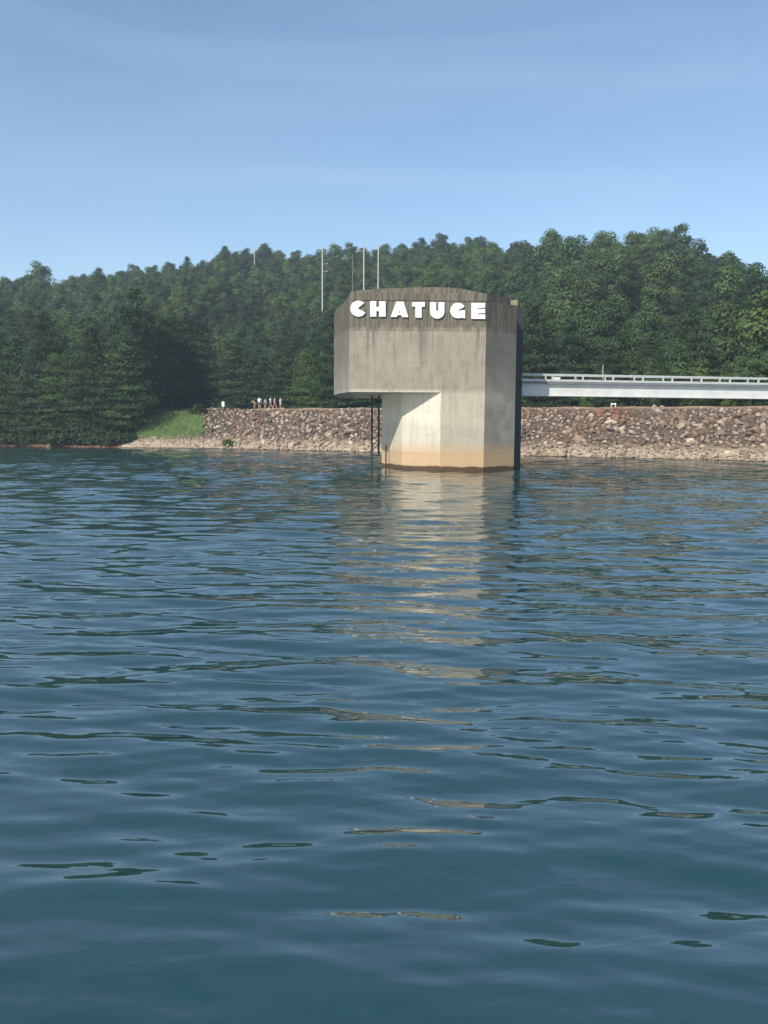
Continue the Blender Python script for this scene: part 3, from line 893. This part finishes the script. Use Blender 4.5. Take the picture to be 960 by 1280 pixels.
# named skyline trees
for (x, ytop, D) in [(48, 322, 285), (330, 300, 300), (690, 281, 224), (752, 283, 222), (795, 283, 221), (585, 293, 274)]:
    X, Y, Zt = at(x, ytop, D)
    Zg = float(terrain(X, Y)); k = int(rng.integers(0, NB)); s = (Zt - Zg) / PROTO[k][2]
    grid.setdefault((int(X // 8), int(Y // 8)), []).append((X, Y))
    trees.append(dict(X=X, Y=Y, Z=Zg, d=99, k=k, s=s, rz=rng.uniform(0, 6.28), H=PROTO[k][2] * s, RW=PROTO[k][3] * s, pine=False))
# clear sight lines to the poles
def blocks(t):
    x, y = proj(t['X'], t['Y'], t['Z'] + t['H'])
    rpx = t['RW'] / t['Y'] * F
    for (px, yt, yb, D, wh) in POLES:
        if t['Y'] < D + 2 and abs(x - px) < rpx * 0.8 + 3 and y < yb - 3: return True
    return False
trees = [t for t in trees if not blocks(t)]

# rough visibility: paint crowns from far to near on a coarse raster
G = 2
idbuf = np.full((H0 // G, W0 // G), -1, dtype=np.int32)
yy, xx = np.mgrid[0:H0 // G, 0:W0 // G] * G
trees.sort(key=lambda t: -t['Y'])
for i, t in enumerate(trees):
    x0, yt = proj(t['X'], t['Y'], t['Z'] + t['H']); _, yb = proj(t['X'], t['Y'], t['Z'] + t['H'] * 0.1)
    rx, ry, cy = t['RW'] / t['Y'] * F, (yb - yt) / 2, (yt + yb) / 2
    a0, a1 = max(0, int((x0 - rx) / G)), min(W0 // G, int((x0 + rx) / G) + 1); b0, b1 = max(0, int(yt / G)), min(H0 // G, int(yb / G) + 1)
    if a1 <= a0 or b1 <= b0: continue
    sub = ((xx[b0:b1, a0:a1] - x0) / rx) ** 2 + ((yy[b0:b1, a0:a1] - cy) / ry) ** 2 < 0.9
    idbuf[b0:b1, a0:a1][sub] = i
idbuf[(yy > 360) & (yy < 590) & (xx > 417) & (xx < 650)] = -2
idbuf[(yy > 514) & (xx > 250)] = -2
idbuf[(yy > 478) & (yy < 496) & (xx > 650)] = -2
vis = np.bincount(idbuf[idbuf >= 0], minlength=len(trees))
cxs = np.bincount(idbuf[idbuf >= 0], weights=xx[idbuf >= 0], minlength=len(trees)) / np.maximum(vis, 1)
cys = np.bincount(idbuf[idbuf >= 0], weights=yy[idbuf >= 0], minlength=len(trees)) / np.maximum(vis, 1)
order = np.argsort(-vis)
single, cnt_ = [], {True: 0, False: 0}
for i in order:
    if vis[i] > 6 and cnt_[trees[i]['pine']] < 298: single.append(i); cnt_[trees[i]['pine']] += 1
sset = set(single)

def tz(x):
    for lim, w in ((45, 'at the left picture edge'), (105, 'over the red clay shore'), (170, 'over the wooded point'), (215, 'left of the grass bank'), (262, 'above the grass bank'), (305, 'left of the people'), (345, 'above the people'), (385, 'right of the people'),
                   (432, 'beside the left pole'), (480, 'behind the letters CH'), (560, 'behind the letters ATU'), (620, 'behind the letters GE'), (665, 'beside the tower edge'), (700, 'above the bridge start'), (740, 'left of the bridge mast'), (780, 'right of the bridge mast'),
                   (825, 'above the middle railing bays'), (870, 'above the right railing bays'), (915, 'near the right picture edge'), (2000, 'at the right picture edge')):
        if x < lim: return w
def trow(x, y, i):
    ys = np.interp(x, RX, RYT); yb = 520
    _, yt = proj(trees[i]['X'], trees[i]['Y'], trees[i]['Z'] + trees[i]['H'])
    if yt < ys + 9: return 'on the skyline'
    f = (y - ys) / (yb - ys)
    return 'high up' if f < 0.28 else 'midway up' if f < 0.55 else 'low down' if f < 0.8 else 'at hill foot'
TONES = {'pale green': (1.65, 1.52, 1.15, 1), 'mid green': (1.15, 1.15, 1.1, 1), 'dark green': (0.76, 0.83, 0.88, 1)}
items, tcol = [], []
for i in single:
    t = trees[i]
    tone = str(rng.choice(['pale green', 'mid green', 'dark green'], p=[0.25, 0.45, 0.3] if t['pine'] else [0.36, 0.4, 0.24])); tcol.append(TONES[tone])
    items.append((cxs[i], (tone, 'pine' if t['pine'] else 'leafy tree', trow(cxs[i], cys[i], i), tz(cxs[i]))))
labs = unique_labels(items, lambda k: ' '.join(k))
GRP = {True: 'pines of the wooded bank', False: 'leafy trees on the wooded hills'}
CROWN = {}
for q, i in enumerate(single):
    t = trees[i]; me, tm, _, _ = PROTO[t['k']]
    root = bpy.data.objects.new('pine_tree' if t['pine'] else 'leafy_tree', None); COL.objects.link(root)
    root.location = (t['X'], t['Y'], t['Z']); root.rotation_euler = (0, 0, t['rz']); root.scale = (t['s'],) * 3
    tag(root, labs[q], 'tree', GRP[t['pine']])
    c = bpy.data.objects.new('crown', me); COL.objects.link(c); c.parent = root; c.color = tcol[q]
    b = bpy.data.objects.new('trunk', tm); COL.objects.link(b); b.parent = root
    CROWN.setdefault(t['k'], c)

# the rest of the wood: one object, crowns instanced on points
rest = [i for i in range(len(trees)) if i not in sset]
def forest_stuff(rest):
    P = np.array([(trees[i]['X'], trees[i]['Y'], trees[i]['Z']) for i in rest], dtype=np.float32)
    me = bpy.data.meshes.new('forest'); me.vertices.add(len(P)); me.vertices.foreach_set('co', P.ravel()); me.update()
    a = me.attributes.new('rot', 'FLOAT_VECTOR', 'POINT'); a.data.foreach_set('vector', np.array([(0, 0, trees[i]['rz']) for i in rest], dtype=np.float32).ravel())
    a = me.attributes.new('size', 'FLOAT', 'POINT'); a.data.foreach_set('value', np.array([trees[i]['s'] for i in rest], dtype=np.float32))
    a = me.attributes.new('kind_index', 'INT', 'POINT'); a.data.foreach_set('value', np.array([trees[i]['k'] for i in rest], dtype=np.int32))
    o = link_mesh('forest', me)
    g = bpy.data.node_groups.new('forest_growth', 'GeometryNodeTree')
    g.interface.new_socket('Geometry', in_out='INPUT', socket_type='NodeSocketGeometry'); g.interface.new_socket('Geometry', in_out='OUTPUT', socket_type='NodeSocketGeometry')
    gi = g.nodes.new('NodeGroupInput'); go = g.nodes.new('NodeGroupOutput'); jn = g.nodes.new('GeometryNodeJoinGeometry')
    def named(nm, typ):
        nd = g.nodes.new('GeometryNodeInputNamedAttribute'); nd.data_type = typ; nd.inputs['Name'].default_value = nm; return nd.outputs[0]
    ro, si, ki = named('rot', 'FLOAT_VECTOR'), named('size', 'FLOAT'), named('kind_index', 'INT')
    for k, src in CROWN.items():
        oi = g.nodes.new('GeometryNodeObjectInfo'); oi.inputs['Object'].default_value = src; oi.transform_space = 'ORIGINAL'
        cp = g.nodes.new('FunctionNodeCompare'); cp.data_type = 'INT'; cp.operation = 'EQUAL'
        g.links.new(ki, cp.inputs[2]); cp.inputs[3].default_value = k
        ip = g.nodes.new('GeometryNodeInstanceOnPoints')
        g.links.new(gi.outputs[0], ip.inputs['Points']); g.links.new(cp.outputs[0], ip.inputs['Selection']); g.links.new(oi.outputs['Geometry'], ip.inputs['Instance'])
        g.links.new(ro, ip.inputs['Rotation']); g.links.new(si, ip.inputs['Scale']); g.links.new(ip.outputs[0], jn.inputs[0])
    g.links.new(jn.outputs[0], go.inputs[0])
    md = o.modifiers.new('growth', 'NODES'); md.node_group = g
    tag(o, 'mass of green woodland filling the hills behind the nearer trees', 'forest', kind='stuff')
if rest: forest_stuff(rest)
print('trees', len(trees), 'single', len(single), 'visible', int((vis > 0).sum()), 'rocks', n)

# ------------------------------------------------------------------ understory bushes
def bush_mesh(seed, n_=700):
    r = np.random.default_rng(seed)
    d = r.normal(size=(n_, 3)); d[:, 2] = np.abs(d[:, 2]); d /= np.linalg.norm(d, axis=1, keepdims=True)
    P = d * r.uniform(0.4, 1.0, (n_, 1)) * np.array([1, 1, 0.9])
    P += 0.15 * np.sin(P[:, [1, 2, 0]] * 5)
    nn = d + r.normal(0, 0.5, (n_, 3)); nn /= np.linalg.norm(nn, axis=1, keepdims=True)
    V = leaf_quads(P, nn, r.uniform(0.07, 0.16, n_), r.uniform(0.05, 0.11, n_), r)
    me = np_mesh('bush_leaves', V, np.arange(len(V)).reshape(-1, 4))
    a = me.attributes.new('tint', 'FLOAT', 'FACE'); a.data.foreach_set('value', r.uniform(0, 1, n_).astype(np.float32))
    me.materials.append(M_BROAD); return me
BM = bush_mesh(1)
def twigs():
    bm = bmesh.new()
    for q in range(6):
        a_ = q * 1.05; add_tube(bm, (0, 0, -0.2), (0.55 * math.cos(a_), 0.55 * math.sin(a_), 0.6), 0.04, 0.012, 5)
    me = bpy.data.meshes.new('stems'); bm.to_mesh(me); bm.free(); me.materials.append(M_BARK); return me
TW = twigs()
bush_spots = []
gx_, gy_, gz_ = ground_at(285, 556.5, 100, 170)
bush_spots.append((gx_, gy_, gz_, 1.0, 'small green bush growing at the waterline below the people', (1.6, 1.7, 1.2, 1)))
shrubs = [(x_ + rng.uniform(-2, 2), 552 + rng.uniform(-1.5, 1.2), rng.uniform(0.9, 2.3)) for x_ in np.arange(-6, 160, 9.5)]
sl = unique_labels([(q_[0], 'big' if q_[2] > 1.9 else 'middling' if q_[2] > 1.6 else 'small') for q_ in shrubs], lambda k_: f'{k_} shrub at the clay waterline under the left pines')
for (x, y, s, lb) in [(*q_, l_) for q_, l_ in zip(shrubs, sl)] + [(20, 549, 1.6, 'low bush on the clay shore at the far left edge'), (52, 551, 1.3, 'low bush between the pale rocks of the clay shore'), (110, 551, 1.7, 'wide bush at the waterline under the leaning pines'), (140, 552, 1.5, 'dark bush at the waterline near the tip of the wooded point'),
                      (163, 549, 1.2, 'bush at the left end of the pale gravel shore'), (246, 516, 1.3, 'bush at the top corner of the grass bank')]:
    a_, b_, c_ = ground_at(x, y, 100, 200)
    bush_spots.append((a_, b_, c_, s, lb, (0.6, 0.65, 0.62, 1)))
for (X, Y, Z, s, lb, co) in bush_spots:
    r_ = empty('bush', (X, Y, Z - 0.05), rng.uniform(0, 6)); r_.scale = (s * 1.2, s, s * 0.9)
    c = bpy.data.objects.new('foliage', BM); COL.objects.link(c); c.parent = r_; c.color = co
    c = bpy.data.objects.new('stems', TW); COL.objects.link(c); c.parent = r_
    tag(r_, lb, 'bush', 'shore bushes')

# ------------------------------------------------------------------ poles
PL = ['pale tall pole with small side arms rising from the trees left of the tower', 'tallest pale pole with a thin whip top rising above the letter H',
      'short pale pole with a thin whip top above the letter A', 'small pale pole on the left ridge above the people', 'faint grey pole among the trees between the two tall poles']
for (x, yt, yb, D, wh), lb in zip(POLES, PL):
    X, Y, Zt = at(x, yt, D); zg = float(terrain(X, Y))
    root = empty('utility_pole', (X, Y, zg))
    h = Zt - zg; r0 = 0.13 * D / 150 if x != 441 else 0.075
    if x == 318: r0 *= 0.7
    m = M_POLE2 if x == 441 else M_POLE
    bm = bmesh.new(); add_tube(bm, (0, 0, -0.5), (0, 0, h), r0 * 1.15, r0 * 0.8, 10); bm_obj('pole', bm, m, root)
    if wh:
        zt2 = at(x, wh, D)[2] - zg
        bm = bmesh.new(); add_tube(bm, (0, 0, h), (0, 0, zt2), r0 * 0.3, r0 * 0.12, 6); bm_obj('whip', bm, m, root)
    if x in (403, 455):
        for q, dz in enumerate((1.1, 3.9, 5.6) if x == 403 else (1.0,)):
            sgn = 1 if x == 403 else -1
            bm = bmesh.new(); add_box(bm, (sgn * 0.6, -0.05, h - dz), (1.2, 0.07, 0.07)); arm = bm_obj('crossarm', bm, m, root)
            bm = bmesh.new(); add_tube(bm, (sgn * 1.1, -0.05, h - dz + 0.05), (sgn * 1.1, -0.05, h - dz + 0.35), 0.08, 0.05, 8); bm_obj('insulator', bm, M_POLE, arm)
    elif x == 318:
        bm = bmesh.new(); add_box(bm, (0, 0, h - 0.6), (1.1, 0.1, 0.1)); bm_obj('crossarm', bm, m, root)
    tag(root, lb, 'pole', 'tall poles among the trees')

# ------------------------------------------------------------------ crest signs
def crest_pt(x, y):
    X, Y, Z = ground_at(x, y, 75, 200); return X, Y, float(terrain(X, Y))
Xc, Yc = at(279, 512, 134)[:2]
s1 = empty('sign_post', (Xc, Yc, float(terrain(Xc, Yc))))
bm = bmesh.new(); add_tube(bm, (0, 0, -0.3), (0, 0, 1.35), 0.06, 0.06, 8); bm_obj('post', bm, M_RAIL, s1)
bm = bmesh.new(); add_box(bm, (0, -0.08, 1.3), (0.42, 0.04, 0.75)); bevel(bm, 0.01); bm_obj('panel', bm, M_SIGN, s1)
tag(s1, 'pale sign on a post at the left end of the dam crest', 'sign')
dcr = P0 + U * 62 + NRM * 12.5
s2 = empty('crest_marker', (0, 0, 0))
# where the crest passes x = 766
for s_ in np.arange(0, 110, 0.1):
    q = P0 + U * s_ + NRM * 12.0
    if proj(q[0], q[1], CREST)[0] > 766: break
s2.location = (q[0], q[1], CREST)
for sx_ in (-0.28, 0.28):
    bm = bmesh.new(); add_box(bm, (sx_ * .85, 0, 0.22), (0.07, 0.07, 0.5)); bm_obj('post', bm, M_SIGN, s2)
bm = bmesh.new(); add_box(bm, (0, -0.06, 0.36), (0.6, 0.03, 0.13)); bm_obj('panel', bm, M_SIGN, s2)
tag(s2, 'small white two legged marker on the dam crest under the footbridge', 'sign')

# ------------------------------------------------------------------ people
def skin_mesh(name, joints, edges, root, levels=2):
    me = bpy.data.meshes.new(name + '_rig')
    keys = list(joints)
    me.from_pydata([joints[k][0] for k in keys], [(keys.index(a), keys.index(b)) for a, b in edges], [])
    o = bpy.data.objects.new(name + '_rig', me); COL.objects.link(o)
    o.modifiers.new('s', 'SKIN')
    for i, k in enumerate(keys):
        r_ = joints[k][1]; r_ = (r_, r_) if not isinstance(r_, tuple) else r_
        me.skin_vertices[0].data[i].radius = r_
        me.skin_vertices[0].data[i].use_root = (k == root)
    sb = o.modifiers.new('d', 'SUBSURF'); sb.levels = levels; sb.render_levels = levels
    dg = bpy.context.evaluated_depsgraph_get(); dg.update()
    out = bpy.data.meshes.new_from_object(o.evaluated_get(dg))
    bpy.data.objects.remove(o)
    out.name = name
    for p in out.polygons: p.use_smooth = True
    return out

def person(loc, rz, h, pose, shirt, shorts, label, hair=True):
    S = h * 0.9 / 1.75
    lean = 0.0
    J = dict(pelvis=((0, 0, 0.93), (0.15, 0.11)), waist=((0, 0, 1.08), (0.135, 0.1)), chest=((0, 0, 1.3), (0.165, 0.115)), neckb=((0, 0, 1.46), 0.07), neck=((0, -0.01, 1.53), 0.055),
             head=((0, -0.02, 1.64), (0.085, 0.1)), crown=((0, -0.015, 1.72), (0.06, 0.075)))
    if pose == 'stand': la, lk, ra, rk = (0.09, 0, 0.05), (0.1, 0.0, 0.5), (-0.09, 0, 0.05), (-0.1, 0, 0.5)
    elif pose == 'walk': la, lk, ra, rk = (0.08, -0.26, 0.05), (0.09, -0.17, 0.5), (-0.08, 0.3, 0.09), (-0.09, 0.05, 0.49)
    else: la, lk, ra, rk = (0.16, -0.3, 0.05), (0.13, -0.22, 0.48), (-0.1, 0.34, 0.08), (-0.1, 0.06, 0.48)
    for s_, n_, a_, k_ in ((1, 'l', la, lk), (-1, 'r', ra, rk)):
        J[n_ + 'hip'] = ((s_ * 0.09, 0, 0.88), 0.1); J[n_ + 'knee'] = (k_, 0.058); J[n_ + 'ank'] = (a_, 0.04)
        J[n_ + 'toe'] = ((a_[0], a_[1] - 0.17, 0.03), (0.04, 0.03))
        sw = 0.0 if pose == 'stand' else (0.16 * (1 if n_ == 'l' else -1))
        J[n_ + 'sho'] = ((s_ * 0.19, 0, 1.41), 0.062)
        if pose == 'lean' and n_ == 'r':
            J[n_ + 'elb'] = ((s_ * 0.3, -0.2, 1.2), 0.042); J[n_ + 'wri'] = ((s_ * 0.28, -0.42, 1.1), 0.03); J[n_ + 'hand'] = ((s_ * 0.28, -0.5, 1.08), (0.036, 0.02))
        else:
            J[n_ + 'elb'] = ((s_ * 0.26, 0.02 + sw * .3, 1.13), 0.042); J[n_ + 'wri'] = ((s_ * 0.28, -0.05 + sw, 0.88), 0.029); J[n_ + 'hand'] = ((s_ * 0.28, -0.06 + sw, 0.8), (0.036, 0.02))
    if pose == 'lean':
        for k in ('waist', 'chest', 'neckb', 'neck', 'head', 'crown', 'lsho', 'rsho', 'lelb', 'relb', 'lwri', 'rwri', 'lhand', 'rhand'):
            p, r_ = J[k]; J[k] = ((p[0], p[1] - 0.75 * max(0, p[2] - 0.93), 0.93 + (p[2] - 0.93) * 0.8), r_)
    for n_ in 'lr':                        # five fingers, rooted in the palm
        hx, hy, hz_ = J[n_ + 'hand'][0]
        for q, (dx, dy, L) in enumerate(((-0.024, -0.012, 0.075), (-0.008, -0.014, 0.085), (0.008, -0.012, 0.08), (0.022, -0.008, 0.062))):
            J[f'{n_}f{q}'] = ((hx + dx, hy + dy, hz_ - 0.045), 0.009); J[f'{n_}t{q}'] = ((hx + dx * 1.2, hy + dy - 0.018, hz_ - 0.045 - L), 0.007)
        J[n_ + 'th'] = ((hx, hy - 0.045, hz_ + 0.01), 0.011); J[n_ + 'tt'] = ((hx, hy - 0.07, hz_ - 0.05), 0.008)
    E = [('pelvis', 'waist'), ('waist', 'chest'), ('chest', 'neckb'), ('neckb', 'neck'), ('neck', 'head'), ('head', 'crown')]
    for n_ in 'lr':
        E += [('pelvis', n_ + 'hip'), (n_ + 'hip', n_ + 'knee'), (n_ + 'knee', n_ + 'ank'), (n_ + 'ank', n_ + 'toe'), ('chest', n_ + 'sho'), (n_ + 'sho', n_ + 'elb'), (n_ + 'elb', n_ + 'wri'), (n_ + 'wri', n_ + 'hand')]
        E += [(n_ + 'hand', f'{n_}f{q}') for q in range(4)] + [(f'{n_}f{q}', f'{n_}t{q}') for q in range(4)] + [(n_ + 'hand', n_ + 'th'), (n_ + 'th', n_ + 'tt')]
    body = skin_mesh('person', J, E, 'pelvis', 1)
    # face: nose, brow and ears pushed out of the same surface's neighbourhood
    hp = Vector(J['head'][0])
    bm = bmesh.new(); bm.from_mesh(body)
    add_tube(bm, hp + Vector((0, -0.07, 0.02)), hp + Vector((0, -0.125, -0.02)), 0.012, 0.018, 6)
    for s_ in (-1, 1):
        add_tube(bm, hp + Vector((s_ * 0.07, 0, 0.02)), hp + Vector((s_ * 0.098, 0.012, 0.0)), 0.022, 0.03, 8)
    add_tube(bm, hp + Vector((-0.025, -0.088, -0.055)), hp + Vector((0.025, -0.088, -0.055)), 0.009, 0.009, 6)
    bm.to_mesh(body); bm.free()
    body.materials.append(M_SKIN)
    o = link_mesh('person', body)
    o.location = loc; o.rotation_euler = (0, 0, rz); o.scale = (S,) * 3
    g = lambda k, f: (J[k][0], tuple(x * f for x in J[k][1]) if isinstance(J[k][1], tuple) else J[k][1] * f)
    mid = lambda a, b, t: tuple(J[a][0][i] * (1 - t) + J[b][0][i] * t for i in range(3))
    SJ = {k: g(k, 1.2) for k in ('pelvis', 'waist', 'chest')}; SJ['neckb'] = g('neckb', 1.15)
    SE = [('pelvis', 'waist'), ('waist', 'chest'), ('chest', 'neckb')]
    TJ = {'waist': (mid('pelvis', 'waist', 0.35), (0.165, 0.125)), 'pelvis': (J['pelvis'][0], (0.185, 0.14))}; TE = [('waist', 'pelvis')]
    for n_ in 'lr':
        SJ[n_ + 'sho'] = g(n_ + 'sho', 1.3); SJ[n_ + 'slv'] = (mid(n_ + 'sho', n_ + 'elb', 0.7), 0.066); SE += [('chest', n_ + 'sho'), (n_ + 'sho', n_ + 'slv')]
        TJ[n_ + 'hip'] = g(n_ + 'hip', 1.22); TJ[n_ + 'cuff'] = (mid(n_ + 'hip', n_ + 'knee', 0.85), 0.085); TE += [('pelvis', n_ + 'hip'), (n_ + 'hip', n_ + 'cuff')]
    link_mesh('shirt', skin_mesh('shirt', SJ, SE, 'chest', 1), cloth(shirt), o)
    link_mesh('shorts', skin_mesh('shorts', TJ, TE, 'pelvis', 1), cloth(shorts), o)
    bm = bmesh.new(); bmesh.ops.create_icosphere(bm, subdivisions=2, radius=1)
    for v in bm.verts:
        c = v.co.copy(); v.co = hp + Vector((c.x * 0.105, c.y * 0.115 + 0.03, c.z * 0.11 + 0.05))
    bm_obj('hair', bm, M_HAIR, o, True)
    tag(o, label, 'person', 'people walking on the dam crest')
_cl = {}
def cloth(c):
    if c not in _cl: _cl[c] = simple('cotton_cloth', c, 0.85, 0.06, 5.0)
    return _cl[c]
WHT, NAVY, PINK, SKYB, TAN, GREYB, KHAKI, MAG = (0.85, 0.85, 0.85), (0.03, 0.04, 0.07), (0.75, 0.35, 0.55), (0.62, 0.78, 0.85), (0.66, 0.4, 0.24), (0.16, 0.22, 0.27), (0.2, 0.15, 0.11), (0.22, 0.04, 0.16)
PEO = [(318.5, 1.45, 'lean', TAN, KHAKI, -0.9, 'person in tan clothes leaning forward at the left of the group'), (324, 1.8, 'stand', WHT, NAVY, 0.3, 'person in white shirt and dark shorts behind the leaning person'),
       (331, 1.55, 'stand', GREYB, NAVY, 2.8, 'person in dull blue shirt in the middle of the group'), (337.5, 1.75, 'walk', WHT, MAG, 1.2, 'person in white shirt and purple shorts beside the person in pink'),
       (342.8, 1.7, 'walk', PINK, MAG, 1.3, 'person in pink shirt and purple shorts on the dam crest'), (350, 1.62, 'stand', SKYB, WHT, 1.0, 'person in pale blue shirt at the right of the group')]
for (x, h, pose, sh, so, rz, lb) in PEO:
    lo = None
    for s_ in np.arange(-20, 40, 0.1):
        q = P0 + U * s_ + NRM * 11.6
        if proj(q[0], q[1], CREST)[0] > x: break
    zq = CREST + 0.02 if s_ > 0 else float(terrain(q[0], q[1]))
    person((q[0], q[1], zq), rz, h, pose, sh, so, lb)

# ------------------------------------------------------------------ air
HAZE = 0.0006
bm = bmesh.new(); add_box(bm, (0, 0, 39.5), (1700, 1700, 93))
k = N('summer_haze')
v = k.n('ShaderNodeVolumePrincipled', inp={'Color': (0.72, 0.84, 0.95, 1), 'Density': HAZE, 'Anisotropy': 0.2})
k.t.links.new(v.outputs[0], k.out.inputs['Volume'])
hz = bm_obj('haze', bm, k.m); tag(hz, 'thin pale summer haze over the lake and hills', 'haze', kind='stuff')

# ------------------------------------------------------------------ light, sky, camera
SUN_AZ, SUN_EL = 32.0, 40.0
sd = Vector((-math.sin(R(SUN_AZ)) * math.cos(R(SUN_EL)), -math.cos(R(SUN_AZ)) * math.cos(R(SUN_EL)), math.sin(R(SUN_EL))))
L = bpy.data.lights.new('sun', 'SUN'); L.energy = 5.0; L.angle = R(0.55); L.color = (1.0, 0.93, 0.82)
lo = bpy.data.objects.new('sun', L); COL.objects.link(lo); lo.rotation_euler = sd.to_track_quat('Z', 'Y').to_euler(); lo.location = sd * 200
w = bpy.data.worlds.new('World'); SC.world = w; w.use_nodes = True
nt = w.node_tree; nt.nodes.clear()
wo = nt.nodes.new('ShaderNodeOutputWorld'); bg = nt.nodes.new('ShaderNodeBackground'); sky = nt.nodes.new('ShaderNodeTexSky')
sky.sky_type = 'NISHITA'; sky.sun_disc = False; sky.sun_elevation = R(SUN_EL); sky.sun_rotation = R(180 + SUN_AZ)
sky.altitude = 600; sky.air_density = 1.0; sky.dust_density = 0.5; sky.ozone_density = 1.2
bg.inputs['Strength'].default_value = 0.135
# thin high cloud: streaks of slightly whiter air
tc = nt.nodes.new('ShaderNodeTexCoord'); mp = nt.nodes.new('ShaderNodeMapping'); mp.inputs['Scale'].default_value = (1.2, 1.2, 7.0); mp.inputs['Rotation'].default_value = (0, R(6), 0)
no = nt.nodes.new('ShaderNodeTexNoise'); no.inputs['Scale'].default_value = 1.6; no.inputs['Detail'].default_value = 6; no.inputs['Distortion'].default_value = 0.6
mr = nt.nodes.new('ShaderNodeMapRange'); mr.inputs['From Min'].default_value = 0.4; mr.inputs['From Max'].default_value = 0.8; mr.inputs['To Max'].default_value = 0.11
mx = nt.nodes.new('ShaderNodeMix'); mx.data_type = 'RGBA'; mx.inputs[7].default_value = (6.5, 7.2, 8.2, 1)
nt.links.new(tc.outputs['Generated'], mp.inputs[0]); nt.links.new(mp.outputs[0], no.inputs['Vector']); nt.links.new(no.outputs['Fac'], mr.inputs['Value'])
nt.links.new(mr.outputs[0], mx.inputs[0]); wb = nt.nodes.new('ShaderNodeMix'); wb.data_type = 'RGBA'; wb.blend_type = 'MULTIPLY'; wb.inputs[0].default_value = 1.0; wb.inputs[7].default_value = (0.9, 0.97, 0.98, 1)
nt.links.new(sky.outputs[0], wb.inputs[6]); nt.links.new(wb.outputs[2], mx.inputs[6]); nt.links.new(mx.outputs[2], bg.inputs['Color']); nt.links.new(bg.outputs[0], wo.inputs[0])

cam = bpy.data.cameras.new('camera'); co = bpy.data.objects.new('camera', cam); COL.objects.link(co)
cam.sensor_fit = 'VERTICAL'; cam.sensor_height = 24; cam.sensor_width = 18; cam.lens = 24 * F / H0
cam.clip_start = 0.1; cam.clip_end = 6000
co.location = (0, 0, CAMZ); co.rotation_euler = (Matrix.Rotation(R(90) - TH, 3, 'X') @ Matrix.Rotation(ROLL, 3, 'Z')).to_euler()
SC.camera = co
vs_ = SC.view_settings
vs_.view_transform = 'Standard'; vs_.look = 'None'; vs_.exposure = 0.35; vs_.gamma = 1.0; vs_.use_curve_mapping = False
SC.render.engine = 'CYCLES'
cy = SC.cycles
cy.use_denoising = True
cy.max_bounces = 6; cy.diffuse_bounces = 2; cy.glossy_bounces = 3; cy.transmission_bounces = 3; cy.volume_bounces = 0; cy.transparent_max_bounces = 4
